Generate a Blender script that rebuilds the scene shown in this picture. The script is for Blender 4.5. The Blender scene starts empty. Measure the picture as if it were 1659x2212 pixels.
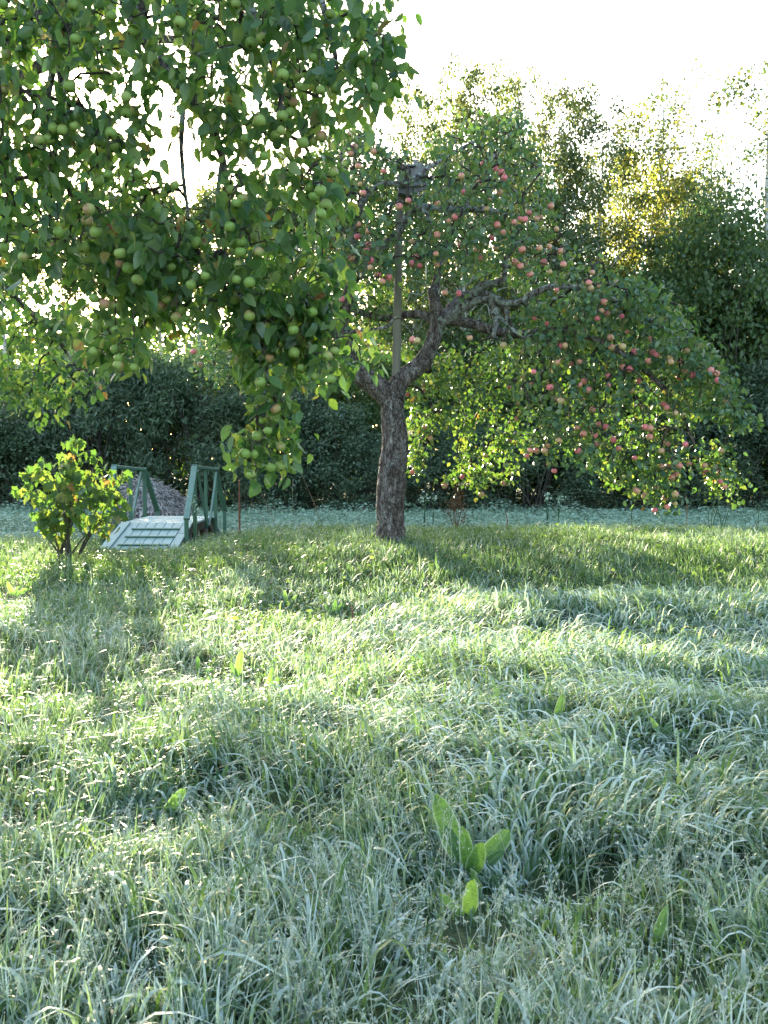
import bpy, math, random
import numpy as np
from mathutils import Vector, Matrix, noise as mnoise

R = math.radians
rng = np.random.default_rng(7)
random.seed(7)
scene = bpy.context.scene
C = scene.collection

# ------------------------------------------------------------------ camera
EYE = 1.45
PITCH = math.atan(116 / 2150.0)
FPX = 2150.0
cam = bpy.data.cameras.new('camera')
cam.sensor_fit = 'VERTICAL'
cam.sensor_height = 36.0
cam.lens = 35.0
cam.clip_start = 0.05
cam.clip_end = 2000
cam.dof.use_dof = True
cam.dof.focus_distance = 9.0
cam.dof.aperture_fstop = 11
cam_o = bpy.data.objects.new('camera', cam)
C.objects.link(cam_o)
cam_o.location = (0, 0, EYE)
cam_o.rotation_euler = (R(90) - PITCH, 0, 0)
scene.camera = cam_o

# ------------------------------------------------------------------ light
SUN_AZ, SUN_EL = R(-18.5), R(11.8)
world = bpy.data.worlds.new('World')
scene.world = world
world.use_nodes = True
wn = world.node_tree.nodes
wl = world.node_tree.links
bg = wn['Background']
sky = wn.new('ShaderNodeTexSky')
sky.sky_type = 'NISHITA'
sky.sun_disc = False
sky.sun_elevation = SUN_EL
sky.sun_rotation = SUN_AZ
sky.air_density = 1.0
sky.dust_density = 2.0
sky.ozone_density = 0.9
wl.new(sky.outputs[0], bg.inputs[0])
bg.inputs[1].default_value = 0.11
sl = bpy.data.lights.new('sun', 'SUN')
sl.energy = 5.0
sl.angle = R(0.6)
sl.color = (1.0, 0.87, 0.62)
sun = bpy.data.objects.new('sun', sl)
C.objects.link(sun)
sd = Vector((math.sin(SUN_AZ) * math.cos(SUN_EL), math.cos(SUN_AZ) * math.cos(SUN_EL), math.sin(SUN_EL)))
sun.rotation_euler = sd.to_track_quat('Z', 'Y').to_euler()
sun.location = sd * 60
scene.view_settings.view_transform = 'Standard'
scene.view_settings.look = 'None'
scene.view_settings.exposure = 2.9
scene.view_settings.gamma = 1.0
scene.render.engine = 'CYCLES'
scene.cycles.max_bounces = 8
scene.cycles.diffuse_bounces = 4
scene.cycles.transmission_bounces = 6
scene.cycles.transparent_max_bounces = 8
scene.cycles.caustics_reflective = False
scene.cycles.caustics_refractive = False
scene.cycles.sample_clamp_indirect = 4.0
scene.cycles.use_denoising = True


def P(px, py, d):
    """a point of the place that stands d metres ahead, given where the photo shows it (1659 x 2212)"""
    xc = (px - 829.5) / FPX
    yc = (1106 - py) / FPX
    c, s = math.cos(PITCH), math.sin(PITCH)
    fy = c + yc * s
    fz = -s + yc * c
    k = d / fy
    return np.array((xc * k, d, EYE + fz * k))


def to_px(p):
    p = np.asarray(p, float)
    c, s = math.cos(PITCH), math.sin(PITCH)
    X, Y, Z = p[..., 0], p[..., 1], p[..., 2] - EYE
    f = Y * c - Z * s
    u = Y * s + Z * c
    return np.stack((829.5 + X / f * FPX, 1106 - u / f * FPX), -1)


# ------------------------------------------------------------------ numpy noise and helpers
def hash2(ix, iy, seed=0):
    n = np.sin(ix * 127.1 + iy * 311.7 + seed * 74.7) * 43758.5453
    return n - np.floor(n)


def vnoise(x, y, seed=0):
    x = np.asarray(x, float); y = np.asarray(y, float)
    ix, iy = np.floor(x), np.floor(y)
    fx, fy = x - ix, y - iy
    fx = fx * fx * (3 - 2 * fx); fy = fy * fy * (3 - 2 * fy)
    a = hash2(ix, iy, seed); b = hash2(ix + 1, iy, seed)
    c = hash2(ix, iy + 1, seed); d = hash2(ix + 1, iy + 1, seed)
    return (a * (1 - fx) + b * fx) * (1 - fy) + (c * (1 - fx) + d * fx) * fy


def fbm(x, y, seed=0, o=3):
    v = 0; a = .5; t = 0
    for k in range(o):
        v = v + a * vnoise(x * 2 ** k, y * 2 ** k, seed + k * 7); t += a; a *= .5
    return v / t


def sstep(a, b, x):
    t = np.clip((np.asarray(x, float) - a) / (b - a), 0, 1)
    return t * t * (3 - 2 * t)


def gauss(x, y, cx, cy, sx, sy):
    return np.exp(-((x - cx) / sx) ** 2 - ((y - cy) / sy) ** 2)


def ground(x, y):
    x = np.asarray(x, float); y = np.asarray(y, float)
    z = 0.36 * sstep(8.2, 13.0, y)
    z = z - 0.16 * sstep(-1.2, -3.4, x) * sstep(8, 13, y)
    lawn = 1 - sstep(15.0, 17.2, y)
    z = z * lawn + (1 - lawn) * (-0.15 - 0.16 * sstep(17, 33, y))
    z = z - 0.42 * np.exp(-((y - 16.1) / 0.55) ** 2)
    near = 1 - sstep(14, 16, y)
    z = z + near * (0.17 * gauss(x, y, 2.4, 8.6, 1.7, .55) + 0.10 * gauss(x, y, .6, 6.3, .9, .6)
                    + 0.12 * gauss(x, y, 1.5, 4.9, .8, .45) + 0.08 * gauss(x, y, -.9, 4.6, .7, .4)
                    - 0.10 * gauss(x, y, .60, 3.35, .22, .16))
    z = z + (fbm(x * .9, y * .9, 3) - .5) * 0.12 * (1 - .5 * sstep(12, 18, y)) * sstep(.5, 2, y)
    z = z + sstep(45, 200, y) * 1.0
    return z


def on_ground(px, py):
    lo, hi = 1.5, 30.0
    for _ in range(40):
        m = (lo + hi) / 2
        p = P(px, py, m)
        if p[2] > float(ground(p[0], p[1])):
            lo = m
        else:
            hi = m
    return lo


def sgn_poly(poly, n, jitter=None):
    """n random points in a polygon"""
    poly = np.array(poly, float)
    lo, hi = poly.min(0), poly.max(0)
    out = []
    while len(out) < n:
        q = lo + rng.random((n * 2, 2)) * (hi - lo)
        ins = np.zeros(len(q), bool)
        j = len(poly) - 1
        for i in range(len(poly)):
            xi, yi = poly[i]; xj, yj = poly[j]
            c = ((yi > q[:, 1]) != (yj > q[:, 1])) & (q[:, 0] < (xj - xi) * (q[:, 1] - yi) / (yj - yi + 1e-9) + xi)
            ins ^= c
            j = i
        out.extend(q[ins].tolist())
    return np.array(out[:n])


def mesh_from(name, V, F, attrs=None, smooth=True):
    """V (n,3); F a list of int arrays (m,k)"""
    me = bpy.data.meshes.new(name)
    V = np.asarray(V, np.float32)
    if not isinstance(F, (list, tuple)):
        F = [F]
    F = [np.asarray(f, np.int32) for f in F if len(f)]
    loops = np.concatenate([f.ravel() for f in F])
    tot = np.concatenate([np.full(len(f), f.shape[1], np.int32) for f in F])
    start = np.concatenate(([0], np.cumsum(tot)[:-1])).astype(np.int32)
    me.vertices.add(len(V)); me.vertices.foreach_set('co', V.ravel())
    me.loops.add(len(loops)); me.loops.foreach_set('vertex_index', loops)
    me.polygons.add(len(tot)); me.polygons.foreach_set('loop_start', start)
    me.polygons.foreach_set('loop_total', tot)
    me.polygons.foreach_set('use_smooth', np.full(len(tot), smooth, bool))
    for k, a in (attrs or {}).items():
        at = me.attributes.new(k, 'FLOAT', 'POINT')
        at.data.foreach_set('value', np.asarray(a, np.float32))
    me.update()
    return me


def add(name, me, mat, parent=None, kind=None, world=True):
    """a mesh given in world coordinates becomes an object (child of parent)"""
    if mat is not None and len(me.materials) == 0:
        me.materials.append(mat)
    o = bpy.data.objects.new(name, me)
    C.objects.link(o)
    if parent is not None:
        o.parent = parent
        if world:
            o.location = -Vector(parent.location)
    if kind:
        o['kind'] = kind
    return o


def thing(name, label, cat, loc, group=None):
    o = bpy.data.objects.new(name, None)
    o.empty_display_size = .1
    C.objects.link(o)
    o.location = [float(v) for v in loc]
    o['label'] = label; o['category'] = cat
    if group:
        o['group'] = group
    return o


def tag(o, label, cat, group=None):
    o['label'] = label; o['category'] = cat
    if group:
        o['group'] = group
    return o


def smooth_path(pts, rad, step):
    """Catmull-Rom through the points, radii interpolated"""
    pts = np.array(pts, float); rad = np.array(rad, float)
    if len(pts) == 2:
        n = max(2, int(np.linalg.norm(pts[1] - pts[0]) / step))
        t = np.linspace(0, 1, n + 1)[:, None]
        return pts[0] * (1 - t) + pts[1] * t, rad[0] * (1 - t[:, 0]) + rad[1] * t[:, 0]
    ext = np.vstack((2 * pts[0] - pts[1], pts, 2 * pts[-1] - pts[-2]))
    out, ro = [], []
    for i in range(len(pts) - 1):
        p0, p1, p2, p3 = ext[i:i + 4]
        n = max(1, int(np.linalg.norm(p2 - p1) / step))
        for k in range(n):
            t = k / n
            out.append(.5 * ((2 * p1) + (-p0 + p2) * t + (2 * p0 - 5 * p1 + 4 * p2 - p3) * t * t + (-p0 + 3 * p1 - 3 * p2 + p3) * t ** 3))
            ro.append(rad[i] * (1 - t) + rad[i + 1] * t)
    out.append(pts[-1]); ro.append(rad[-1])
    return np.array(out), np.array(ro)


def tube(pts, rad, sides=6, cap=True):
    """tube through the points: V, quads, tris"""
    pts = np.asarray(pts, float); rad = np.asarray(rad, float)
    n = len(pts)
    T = np.gradient(pts, axis=0)
    T /= np.linalg.norm(T, axis=1)[:, None] + 1e-12
    U = np.zeros_like(T)
    u = np.cross(T[0], (0.3, 1, .1)); u /= np.linalg.norm(u) + 1e-12
    for i in range(n):
        u = u - T[i] * np.dot(u, T[i])
        u /= np.linalg.norm(u) + 1e-12
        U[i] = u
    W = np.cross(T, U)
    a = np.linspace(0, 2 * math.pi, sides, endpoint=False)
    V = pts[:, None, :] + rad[:, None, None] * (np.cos(a)[None, :, None] * U[:, None, :] + np.sin(a)[None, :, None] * W[:, None, :])
    V = V.reshape(-1, 3)
    i = np.arange(n - 1)[:, None] * sides
    j = np.arange(sides)[None, :]
    j2 = (j + 1) % sides
    Q = np.stack((i + j, i + j2, i + sides + j2, i + sides + j), -1).reshape(-1, 4)
    Tr = np.zeros((0, 3), int)
    if cap:
        c = len(V)
        V = np.vstack((V, pts[-1] + T[-1] * rad[-1] * .5))
        b = (n - 1) * sides
        Tr = np.array([(b + k, b + (k + 1) % sides, c) for k in range(sides)])
    return V, Q, Tr


class Batch:
    def __init__(self):
        self.V = []; self.F = {}; self.n = 0; self.A = {}

    def put(self, V, *Fs, **attrs):
        V = np.asarray(V, float)
        self.V.append(V)
        for f in Fs:
            f = np.asarray(f)
            if len(f):
                self.F.setdefault(f.shape[1], []).append(f + self.n)
        for k, v in attrs.items():
            self.A.setdefault(k, []).append(np.broadcast_to(np.asarray(v, float), (len(V),)))
        self.n += len(V)

    def mesh(self, name, smooth=True):
        return mesh_from(name, np.concatenate(self.V), [np.concatenate(f) for f in self.F.values()],
                         {k: np.concatenate(v) for k, v in self.A.items()}, smooth)


def frames(d, nrm):
    """columns x (across), y (along d), z (normal)"""
    d = d / (np.linalg.norm(d, axis=-1, keepdims=True) + 1e-9)
    x = np.cross(d, nrm)
    x /= np.linalg.norm(x, axis=-1, keepdims=True) + 1e-9
    z = np.cross(x, d)
    return np.stack((x, d, z), -1)


def scatter(tmplV, tmplF, pos, M, scale):
    """copies of a small template: V, list of faces, index of the copy per vertex"""
    tmplV = np.asarray(tmplV, float)
    n, m = len(pos), len(tmplV)
    V = np.einsum('nij,mj->nmi', M, tmplV) * np.asarray(scale)[:, None, None] + pos[:, None, :]
    Fs = []
    for f in tmplF:
        f = np.asarray(f)
        Fs.append((f[None] + (np.arange(n) * m)[:, None, None]).reshape(-1, f.shape[1]))
    return V.reshape(-1, 3), Fs, np.repeat(np.arange(n), m)


def rand_unit(n):
    v = rng.normal(size=(n, 3))
    return v / np.linalg.norm(v, axis=1)[:, None]


# ------------------------------------------------------------------ materials
MATS = {}


def nodes_of(name):
    m = bpy.data.materials.new(name)
    m.use_nodes = True
    nt = m.node_tree
    for n in list(nt.nodes):
        nt.nodes.remove(n)
    out = nt.nodes.new('ShaderNodeOutputMaterial')
    MATS[name] = m
    return m, nt, out


def ramp(nt, src, stops, interp='LINEAR'):
    r = nt.nodes.new('ShaderNodeValToRGB')
    r.color_ramp.interpolation = interp
    els = r.color_ramp.elements
    while len(els) < len(stops):
        els.new(0.5)
    for e, (p, c) in zip(els, stops):
        e.position = p
        e.color = (*c, 1)
    nt.links.new(src, r.inputs[0])
    return r.outputs[0]


def texco(nt, kind='Object'):
    return nt.nodes.new('ShaderNodeTexCoord').outputs[kind]


def noise_n(nt, co, scale, detail=3, rough=.55, sock='Fac', dist=0):
    n = nt.nodes.new('ShaderNodeTexNoise')
    n.inputs['Scale'].default_value = scale
    n.inputs['Detail'].default_value = detail
    n.inputs['Roughness'].default_value = rough
    n.inputs['Distortion'].default_value = dist
    if co is not None:
        nt.links.new(co, n.inputs['Vector'])
    return n.outputs[sock]


def mapping(nt, co, sc):
    m = nt.nodes.new('ShaderNodeMapping')
    m.inputs['Scale'].default_value = sc
    nt.links.new(co, m.inputs['Vector'])
    return m.outputs[0]


def math_n(nt, op, a, b=None, clamp=False):
    m = nt.nodes.new('ShaderNodeMath'); m.operation = op; m.use_clamp = clamp
    for i, v in enumerate((a, b)):
        if v is None:
            continue
        if isinstance(v, (int, float)):
            m.inputs[i].default_value = v
        else:
            nt.links.new(v, m.inputs[i])
    return m.outputs[0]


def mixc(nt, f, a, b, blend='MIX'):
    m = nt.nodes.new('ShaderNodeMix'); m.data_type = 'RGBA'; m.blend_type = blend
    for s, v in ((m.inputs[0], f), (m.inputs[6], a), (m.inputs[7], b)):
        if isinstance(v, (int, float)):
            s.default_value = v
        elif isinstance(v, tuple):
            s.default_value = (*v, 1)
        else:
            nt.links.new(v, s)
    return m.outputs[2]


def attr(nt, name):
    a = nt.nodes.new('ShaderNodeAttribute'); a.attribute_name = name
    return a.outputs['Fac']


def rnd_of(nt):
    oi = nt.nodes.new('ShaderNodeObjectInfo').outputs['Random']
    return math_n(nt, 'FRACT', math_n(nt, 'ADD', oi, attr(nt, 'rnd')))


def principled(nt, col, rough=.6, spec=.3, bump=None, bstr=.4, bdist=.01):
    b = nt.nodes.new('ShaderNodeBsdfPrincipled')
    if isinstance(col, tuple):
        b.inputs['Base Color'].default_value = (*col, 1)
    else:
        nt.links.new(col, b.inputs['Base Color'])
    if isinstance(rough, (int, float)):
        b.inputs['Roughness'].default_value = rough
    else:
        nt.links.new(rough, b.inputs['Roughness'])
    b.inputs['Specular IOR Level'].default_value = spec
    if bump is not None:
        bn = nt.nodes.new('ShaderNodeBump')
        bn.inputs['Strength'].default_value = bstr
        bn.inputs['Distance'].default_value = bdist
        nt.links.new(bump, bn.inputs['Height'])
        nt.links.new(bn.outputs[0], b.inputs['Normal'])
    return b.outputs[0]


def leafy(nt, out, col, tcol, tf, rough=.45, spec=.4):
    p = principled(nt, col, rough, spec)
    t = nt.nodes.new('ShaderNodeBsdfTranslucent')
    nt.links.new(tcol, t.inputs[0])
    mx = nt.nodes.new('ShaderNodeMixShader')
    mx.inputs[0].default_value = tf
    nt.links.new(p, mx.inputs[1]); nt.links.new(t.outputs[0], mx.inputs[2])
    nt.links.new(mx.outputs[0], out.inputs[0])


def leaf_mat(name, stops, tstops, tf=.45, rough=.42, spec=.45, under=.6, tone=False):
    m, nt, out = nodes_of(name)
    r = rnd_of(nt)
    v = noise_n(nt, texco(nt, 'Object'), 40, 2)
    r2 = math_n(nt, 'ADD', r, math_n(nt, 'MULTIPLY', math_n(nt, 'SUBTRACT', v, .5), .18), True)
    back = nt.nodes.new('ShaderNodeNewGeometry').outputs['Backfacing']
    vein = ramp(nt, noise_n(nt, texco(nt, 'Object'), 90, 3), [(.35, (.8, .8, .8)), (.65, (1.15, 1.15, 1.15))])
    c = mixc(nt, 1.0, ramp(nt, r2, stops), vein, 'MULTIPLY')
    if tone:
        oi = nt.nodes.new('ShaderNodeObjectInfo').outputs['Random']
        c = mixc(nt, 1.0, c, ramp(nt, oi, [(0, (.62, .66, .70)), (.5, (1, 1, 1)), (1, (1.35, 1.3, 1.05))]), 'MULTIPLY')
    c = mixc(nt, math_n(nt, 'MULTIPLY', back, under), c, (.17, .235, .15))
    leafy(nt, out, c, ramp(nt, r2, tstops), tf, rough, spec)
    return m


leaf_mat('leaf_green_apple', [(0, (.022, .062, .022)), (.5, (.050, .118, .036)), (.88, (.12, .205, .06)), (.965, (.16, .22, .06)), (.99, (.26, .20, .04)), (1, (.14, .045, .02))],
         [(0, (.10, .27, .03)), (.6, (.21, .42, .05)), (.96, (.36, .50, .06)), (1, (.36, .18, .04))], .42, .33, .55, .65)
leaf_mat('leaf_red_apple', [(0, (.024, .07, .034)), (.5, (.045, .112, .048)), (.92, (.075, .155, .062)), (.985, (.14, .19, .06)), (1, (.2, .13, .04))],
         [(0, (.11, .27, .03)), (.6, (.20, .38, .04)), (.96, (.36, .46, .05)), (1, (.42, .28, .05))], .31, .34, .6, .6)
leaf_mat('leaf_currant', [(0, (.05, .105, .025)), (.5, (.08, .14, .03)), (.85, (.13, .175, .035)), (.97, (.22, .2, .04)), (1, (.3, .12, .04))],
         [(0, (.085, .21, .025)), (.5, (.145, .27, .03)), (.95, (.24, .31, .04)), (.99, (.40, .33, .05)), (1, (.42, .16, .04))], .42, .45, .4)
leaf_mat('leaf_birch', [(0, (.035, .075, .025)), (.6, (.06, .11, .03)), (1, (.11, .135, .035))],
         [(0, (.08, .15, .03)), (.6, (.15, .20, .035)), (1, (.26, .24, .045))], .36, .5, .3)
leaf_mat('leaf_willow', [(0, (.032, .068, .040)), (.6, (.052, .098, .055)), (1, (.088, .14, .075))],
         [(0, (.06, .13, .04)), (1, (.13, .22, .06))], .28, .4, .5, .7, True)
leaf_mat('leaf_alder', [(0, (.042, .09, .034)), (.6, (.068, .13, .045)), (1, (.11, .17, .055))],
         [(0, (.09, .2, .03)), (1, (.22, .3, .05))], .4, .45, .4, .4, True)
leaf_mat('leaf_birch_gold', [(0, (.08, .13, .03)), (.6, (.13, .165, .035)), (1, (.20, .20, .045))],  # yellowing leaves, with the sun's golden glow put into their colour
         [(0, (.32, .40, .06)), (.6, (.46, .47, .08)), (1, (.60, .52, .10))], .58, .5, .3)
leaf_mat('leaf_clover', [(0, (.05, .11, .03)), (.6, (.08, .16, .04)), (1, (.14, .22, .06))],
         [(0, (.16, .3, .04)), (1, (.32, .45, .07))], .4, .45, .4)


def mat_frosted(name, g0, g1, frost, tg0, tg1, tf, fmul=1.0, rough=.5):
    """grass and herb leaves under hoarfrost: attribute frost (0..1), u (-1..1 across a blade)"""
    m, nt, out = nodes_of(name)
    r = rnd_of(nt)
    g = ramp(nt, r, [(0, g0), (.95, g1), (.965, (.24, .20, .11)), (1, (.30, .25, .15))])
    t = ramp(nt, r, [(0, tg0), (1, tg1)])
    u = math_n(nt, 'POWER', math_n(nt, 'ABSOLUTE', attr(nt, 'u')), 2.5)
    grain = noise_n(nt, texco(nt, 'Object'), 55, 2)
    f = math_n(nt, 'MULTIPLY', attr(nt, 'frost'), fmul)
    f = math_n(nt, 'ADD', f, math_n(nt, 'MULTIPLY', u, math_n(nt, 'MULTIPLY', f, .45)))
    f = math_n(nt, 'MULTIPLY', f, math_n(nt, 'ADD', .55, math_n(nt, 'MULTIPLY', grain, .8)), True)
    if name == 'dock_leaf':
        rib = ramp(nt, math_n(nt, 'ABSOLUTE', attr(nt, 'u')), [(.03, (1, 1, 1)), (.10, (0, 0, 0))])
        side = ramp(nt, noise_n(nt, mapping(nt, texco(nt, 'Object'), (6, 30, 6)), 1.6, 3), [(.38, (.72, .72, .72)), (.62, (1.2, 1.2, 1.2))])
        g = mixc(nt, 1.0, g, side, 'MULTIPLY')
        g = mixc(nt, math_n(nt, 'MULTIPLY', rib, .6), g, (.20, .32, .10))
        t = mixc(nt, 1.0, t, side, 'MULTIPLY')
    if name == 'dock_leaf':
        f = math_n(nt, 'ADD', math_n(nt, 'MULTIPLY', math_n(nt, 'POWER', math_n(nt, 'ABSOLUTE', attr(nt, 'u')), 9.0), .75), math_n(nt, 'MULTIPLY', grain, .10), True)
    col = mixc(nt, f, g, frost)
    tcol = mixc(nt, math_n(nt, 'MULTIPLY', f, .6), t, (.75, .8, .62))
    leafy(nt, out, col, tcol, tf, rough, .35)
    return m


mat_frosted('grass_frosted', (.024, .080, .022), (.078, .17, .036), (.70, .81, .76), (.14, .34, .04), (.33, .50, .08), .38)
mat_frosted('meadow_frosted', (.05, .125, .055), (.09, .19, .075), (.46, .61, .46), (.08, .2, .05), (.18, .3, .08), .25)
mat_frosted('herb_frosted', (.07, .12, .06), (.12, .18, .08), (.58, .68, .66), (.2, .3, .1), (.3, .42, .12), .35)
mat_frosted('dock_leaf', (.042, .125, .022), (.085, .19, .035), (.58, .70, .6), (.13, .33, .03), (.22, .42, .05), .42, .6, .4)

m, nt, out = nodes_of('seed_head')
nt.links.new(principled(nt, ramp(nt, rnd_of(nt), [(0, (.36, .42, .30)), (1, (.62, .64, .55))]), .7, .2), out.inputs[0])

m, nt, out = nodes_of('dew_drop')
p = principled(nt, (.9, .93, .95), .15, .8)
t = nt.nodes.new('ShaderNodeBsdfTranslucent'); t.inputs[0].default_value = (.95, .95, .92, 1)
mx = nt.nodes.new('ShaderNodeMixShader'); mx.inputs[0].default_value = .55
nt.links.new(p, mx.inputs[1]); nt.links.new(t.outputs[0], mx.inputs[2]); nt.links.new(mx.outputs[0], out.inputs[0])

m, nt, out = nodes_of('ground_turf')
co = texco(nt, 'Object')
n1 = noise_n(nt, co, 6, 5); n2 = noise_n(nt, co, 45, 3)
c = ramp(nt, n1, [(.3, (.028, .045, .018)), (.55, (.045, .075, .025)), (.75, (.075, .085, .04))])
c = mixc(nt, math_n(nt, 'MULTIPLY', n2, .5), c, (.10, .13, .09))
nt.links.new(principled(nt, c, .9, .1, n2, .8, .03), out.inputs[0])

# bark of the apple trees: scaly plates, warm in the cracks, grey on the plates, some lichen
for nm, lich in (('bark_apple', .10), ('bark_lichen', .55)):
    m, nt, out = nodes_of(nm)
    co = texco(nt, 'Object')
    st = mapping(nt, co, (1, 1, .45))
    vo = nt.nodes.new('ShaderNodeTexVoronoi'); vo.feature = 'DISTANCE_TO_EDGE'
    vo.inputs['Scale'].default_value = 17
    wob = mixc(nt, .35, st, noise_n(nt, st, 12, 4, sock='Color'))
    nt.links.new(wob, vo.inputs['Vector'])
    n1 = noise_n(nt, st, 14, 6, .65); n2 = noise_n(nt, co, 5, 3)
    c = ramp(nt, n1, [(.30, (.045, .036, .033)), (.46, (.135, .108, .095)), (.58, (.25, .215, .20)), (.70, (.38, .355, .345))])
    crack = ramp(nt, vo.outputs['Distance'], [(0, (0, 0, 0)), (.10, (1, 1, 1))])
    c = mixc(nt, crack, (.035, .024, .02), c)
    lm = ramp(nt, noise_n(nt, co, 16 if lich > .3 else 9, 6, .7), [(.62 - lich * .3, (0, 0, 0)), (.72 - lich * .3, (1, 1, 1))])
    c = mixc(nt, math_n(nt, 'MULTIPLY', lm, .8), c, mixc(nt, n2, (.26, .32, .29), (.50, .54, .50)))
    h = math_n(nt, 'ADD', math_n(nt, 'MULTIPLY', n1, .7), math_n(nt, 'MULTIPLY', crack, .5))
    nt.links.new(principled(nt, c, .85, .15, h, 1.0, .02), out.inputs[0])

m, nt, out = nodes_of('twig_bark')
co = texco(nt, 'Object')
c = ramp(nt, noise_n(nt, co, 22, 4), [(.35, (.03, .024, .02)), (.6, (.075, .06, .05)), (.72, (.2, .22, .19))])
nt.links.new(principled(nt, c, .8, .2), out.inputs[0])

m, nt, out = nodes_of('birch_bark')
co = texco(nt, 'Object')
z = mapping(nt, co, (1.2, 1.2, 5))
n1 = noise_n(nt, z, 3, 5, .6)
c = ramp(nt, n1, [(.36, (.03, .028, .025)), (.44, (.45, .43, .39)), (.7, (.68, .66, .62))])
nt.links.new(principled(nt, c, .7, .2), out.inputs[0])
m, nt, out = nodes_of('dark_bark')
c = ramp(nt, noise_n(nt, mapping(nt, texco(nt, 'Object'), (1, 1, .3)), 12, 4), [(.3, (.04, .035, .03)), (.7, (.13, .12, .105))])
nt.links.new(principled(nt, c, .9, .1), out.inputs[0])


def apple_mat(name, base, blush, lo, hi, deep):
    m, nt, out = nodes_of(name)
    oi = nt.nodes.new('ShaderNodeObjectInfo').outputs['Random']
    co = texco(nt, 'Object')
    sep = nt.nodes.new('ShaderNodeSeparateXYZ'); nt.links.new(co, sep.inputs[0])
    n1 = noise_n(nt, mapping(nt, co, (1, 1, .35)), 55, 4, .6)
    nb = noise_n(nt, co, 16, 2)
    side = math_n(nt, 'ADD', math_n(nt, 'MULTIPLY', sep.outputs[0], 9.0), math_n(nt, 'MULTIPLY', sep.outputs[2], 11.0))
    f = math_n(nt, 'ADD', side, math_n(nt, 'MULTIPLY', math_n(nt, 'SUBTRACT', nb, .5), 1.0))
    f = math_n(nt, 'ADD', f, math_n(nt, 'ADD', lo, math_n(nt, 'MULTIPLY', math_n(nt, 'POWER', oi, 1.4), hi - lo)), True)
    f = math_n(nt, 'MULTIPLY', f, math_n(nt, 'ADD', .72, math_n(nt, 'MULTIPLY', n1, .5)), True)
    b = mixc(nt, oi, base[0], base[1])
    c = mixc(nt, f, b, blush)
    spots = nt.nodes.new('ShaderNodeTexVoronoi'); spots.inputs['Scale'].default_value = 150
    nt.links.new(co, spots.inputs['Vector'])
    sp = ramp(nt, spots.outputs['Distance'], [(.06, (1, 1, 1)), (.12, (0, 0, 0))])
    c = mixc(nt, math_n(nt, 'MULTIPLY', sp, .35), c, deep)
    pn = nt.nodes.new('ShaderNodeBsdfPrincipled')
    nt.links.new(c, pn.inputs['Base Color'])
    pn.inputs['Roughness'].default_value = .42
    pn.inputs['Specular IOR Level'].default_value = .4
    pn.inputs['Subsurface Weight'].default_value = .12
    pn.inputs['Subsurface Radius'].default_value = (.01, .008, .004)
    pn.inputs['Subsurface Scale'].default_value = .6
    nt.links.new(pn.outputs[0], out.inputs[0])


apple_mat('apple_green_skin', ((.19, .30, .06), (.30, .38, .10)), (.50, .17, .14), -.5, .38, (.6, .62, .4))
apple_mat('apple_red_skin', ((.52, .42, .18), (.58, .46, .22)), (.80, .19, .22), .25, 1.1, (.8, .55, .45))
m, nt, out = nodes_of('apple_calyx'); nt.links.new(principled(nt, (.05, .04, .025), .9, .1), out.inputs[0])


def painted(name, a, b, worn, wf, frost=0.0):
    m, nt, out = nodes_of(name)
    co = texco(nt, 'Object')
    n1 = noise_n(nt, co, 7, 5, .6); n2 = noise_n(nt, mapping(nt, co, (6, 1, 6)), 18, 4)
    oi = nt.nodes.new('ShaderNodeObjectInfo').outputs['Random']
    c = mixc(nt, math_n(nt, 'ADD', math_n(nt, 'MULTIPLY', n1, .7), math_n(nt, 'MULTIPLY', oi, .4), True), a, b)
    w = ramp(nt, n2, [(.60, (0, 0, 0)), (.72, (1, 1, 1))])
    c = mixc(nt, math_n(nt, 'MULTIPLY', w, wf), c, worn)
    if frost:
        g = nt.nodes.new('ShaderNodeNewGeometry')
        sp = nt.nodes.new('ShaderNodeSeparateXYZ'); nt.links.new(g.outputs['Normal'], sp.inputs[0])
        up = math_n(nt, 'MULTIPLY', math_n(nt, 'MAXIMUM', sp.outputs[2], 0.0), frost)
        fr = math_n(nt, 'MULTIPLY', up, math_n(nt, 'ADD', .5, math_n(nt, 'MULTIPLY', n1, .9)), True)
        c = mixc(nt, fr, c, (.52, .66, .62))
    nt.links.new(principled(nt, c, .65, .3, n2, .25, .004), out.inputs[0])


painted('paint_green', (.04, .105, .068), (.08, .165, .115), (.20, .21, .18), .85, .5)
painted('paint_deck', (.15, .24, .22), (.25, .34, .33), (.3, .3, .28), .8, .6)
painted('board_weathered', (.16, .155, .15), (.30, .295, .29), (.1, .09, .08), .7, 0)
painted('pole_wood', (.13, .115, .09), (.23, .21, .17), (.07, .06, .05), .7, 0)
painted('log_dark', (.06, .045, .035), (.12, .09, .07), (.03, .025, .02), .7, 0)

m, nt, out = nodes_of('straw')
c = ramp(nt, rnd_of(nt), [(0, (.15, .14, .13)), (.5, (.31, .285, .27)), (.9, (.50, .46, .43)), (1, (.66, .6, .55))])
nt.links.new(principled(nt, c, .85, .15), out.inputs[0])
m, nt, out = nodes_of('straw_core')
c = ramp(nt, noise_n(nt, texco(nt, 'Object'), 14, 5), [(.3, (.07, .06, .06)), (.7, (.2, .17, .16))])
nt.links.new(principled(nt, c, .95, .05), out.inputs[0])
for nm, a, b in (('stem_rust', (.13, .05, .03), (.2, .08, .045)), ('stem_green', (.03, .075, .03), (.06, .12, .045)),
                 ('stem_tan', (.2, .16, .1), (.3, .25, .17)), ('bud_pale', (.3, .4, .25), (.5, .56, .45)), ('seed_rust', (.12, .07, .045), (.22, .13, .08))):
    m, nt, out = nodes_of(nm)
    nt.links.new(principled(nt, mixc(nt, rnd_of(nt), a, b), .8, .2), out.inputs[0])
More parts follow.
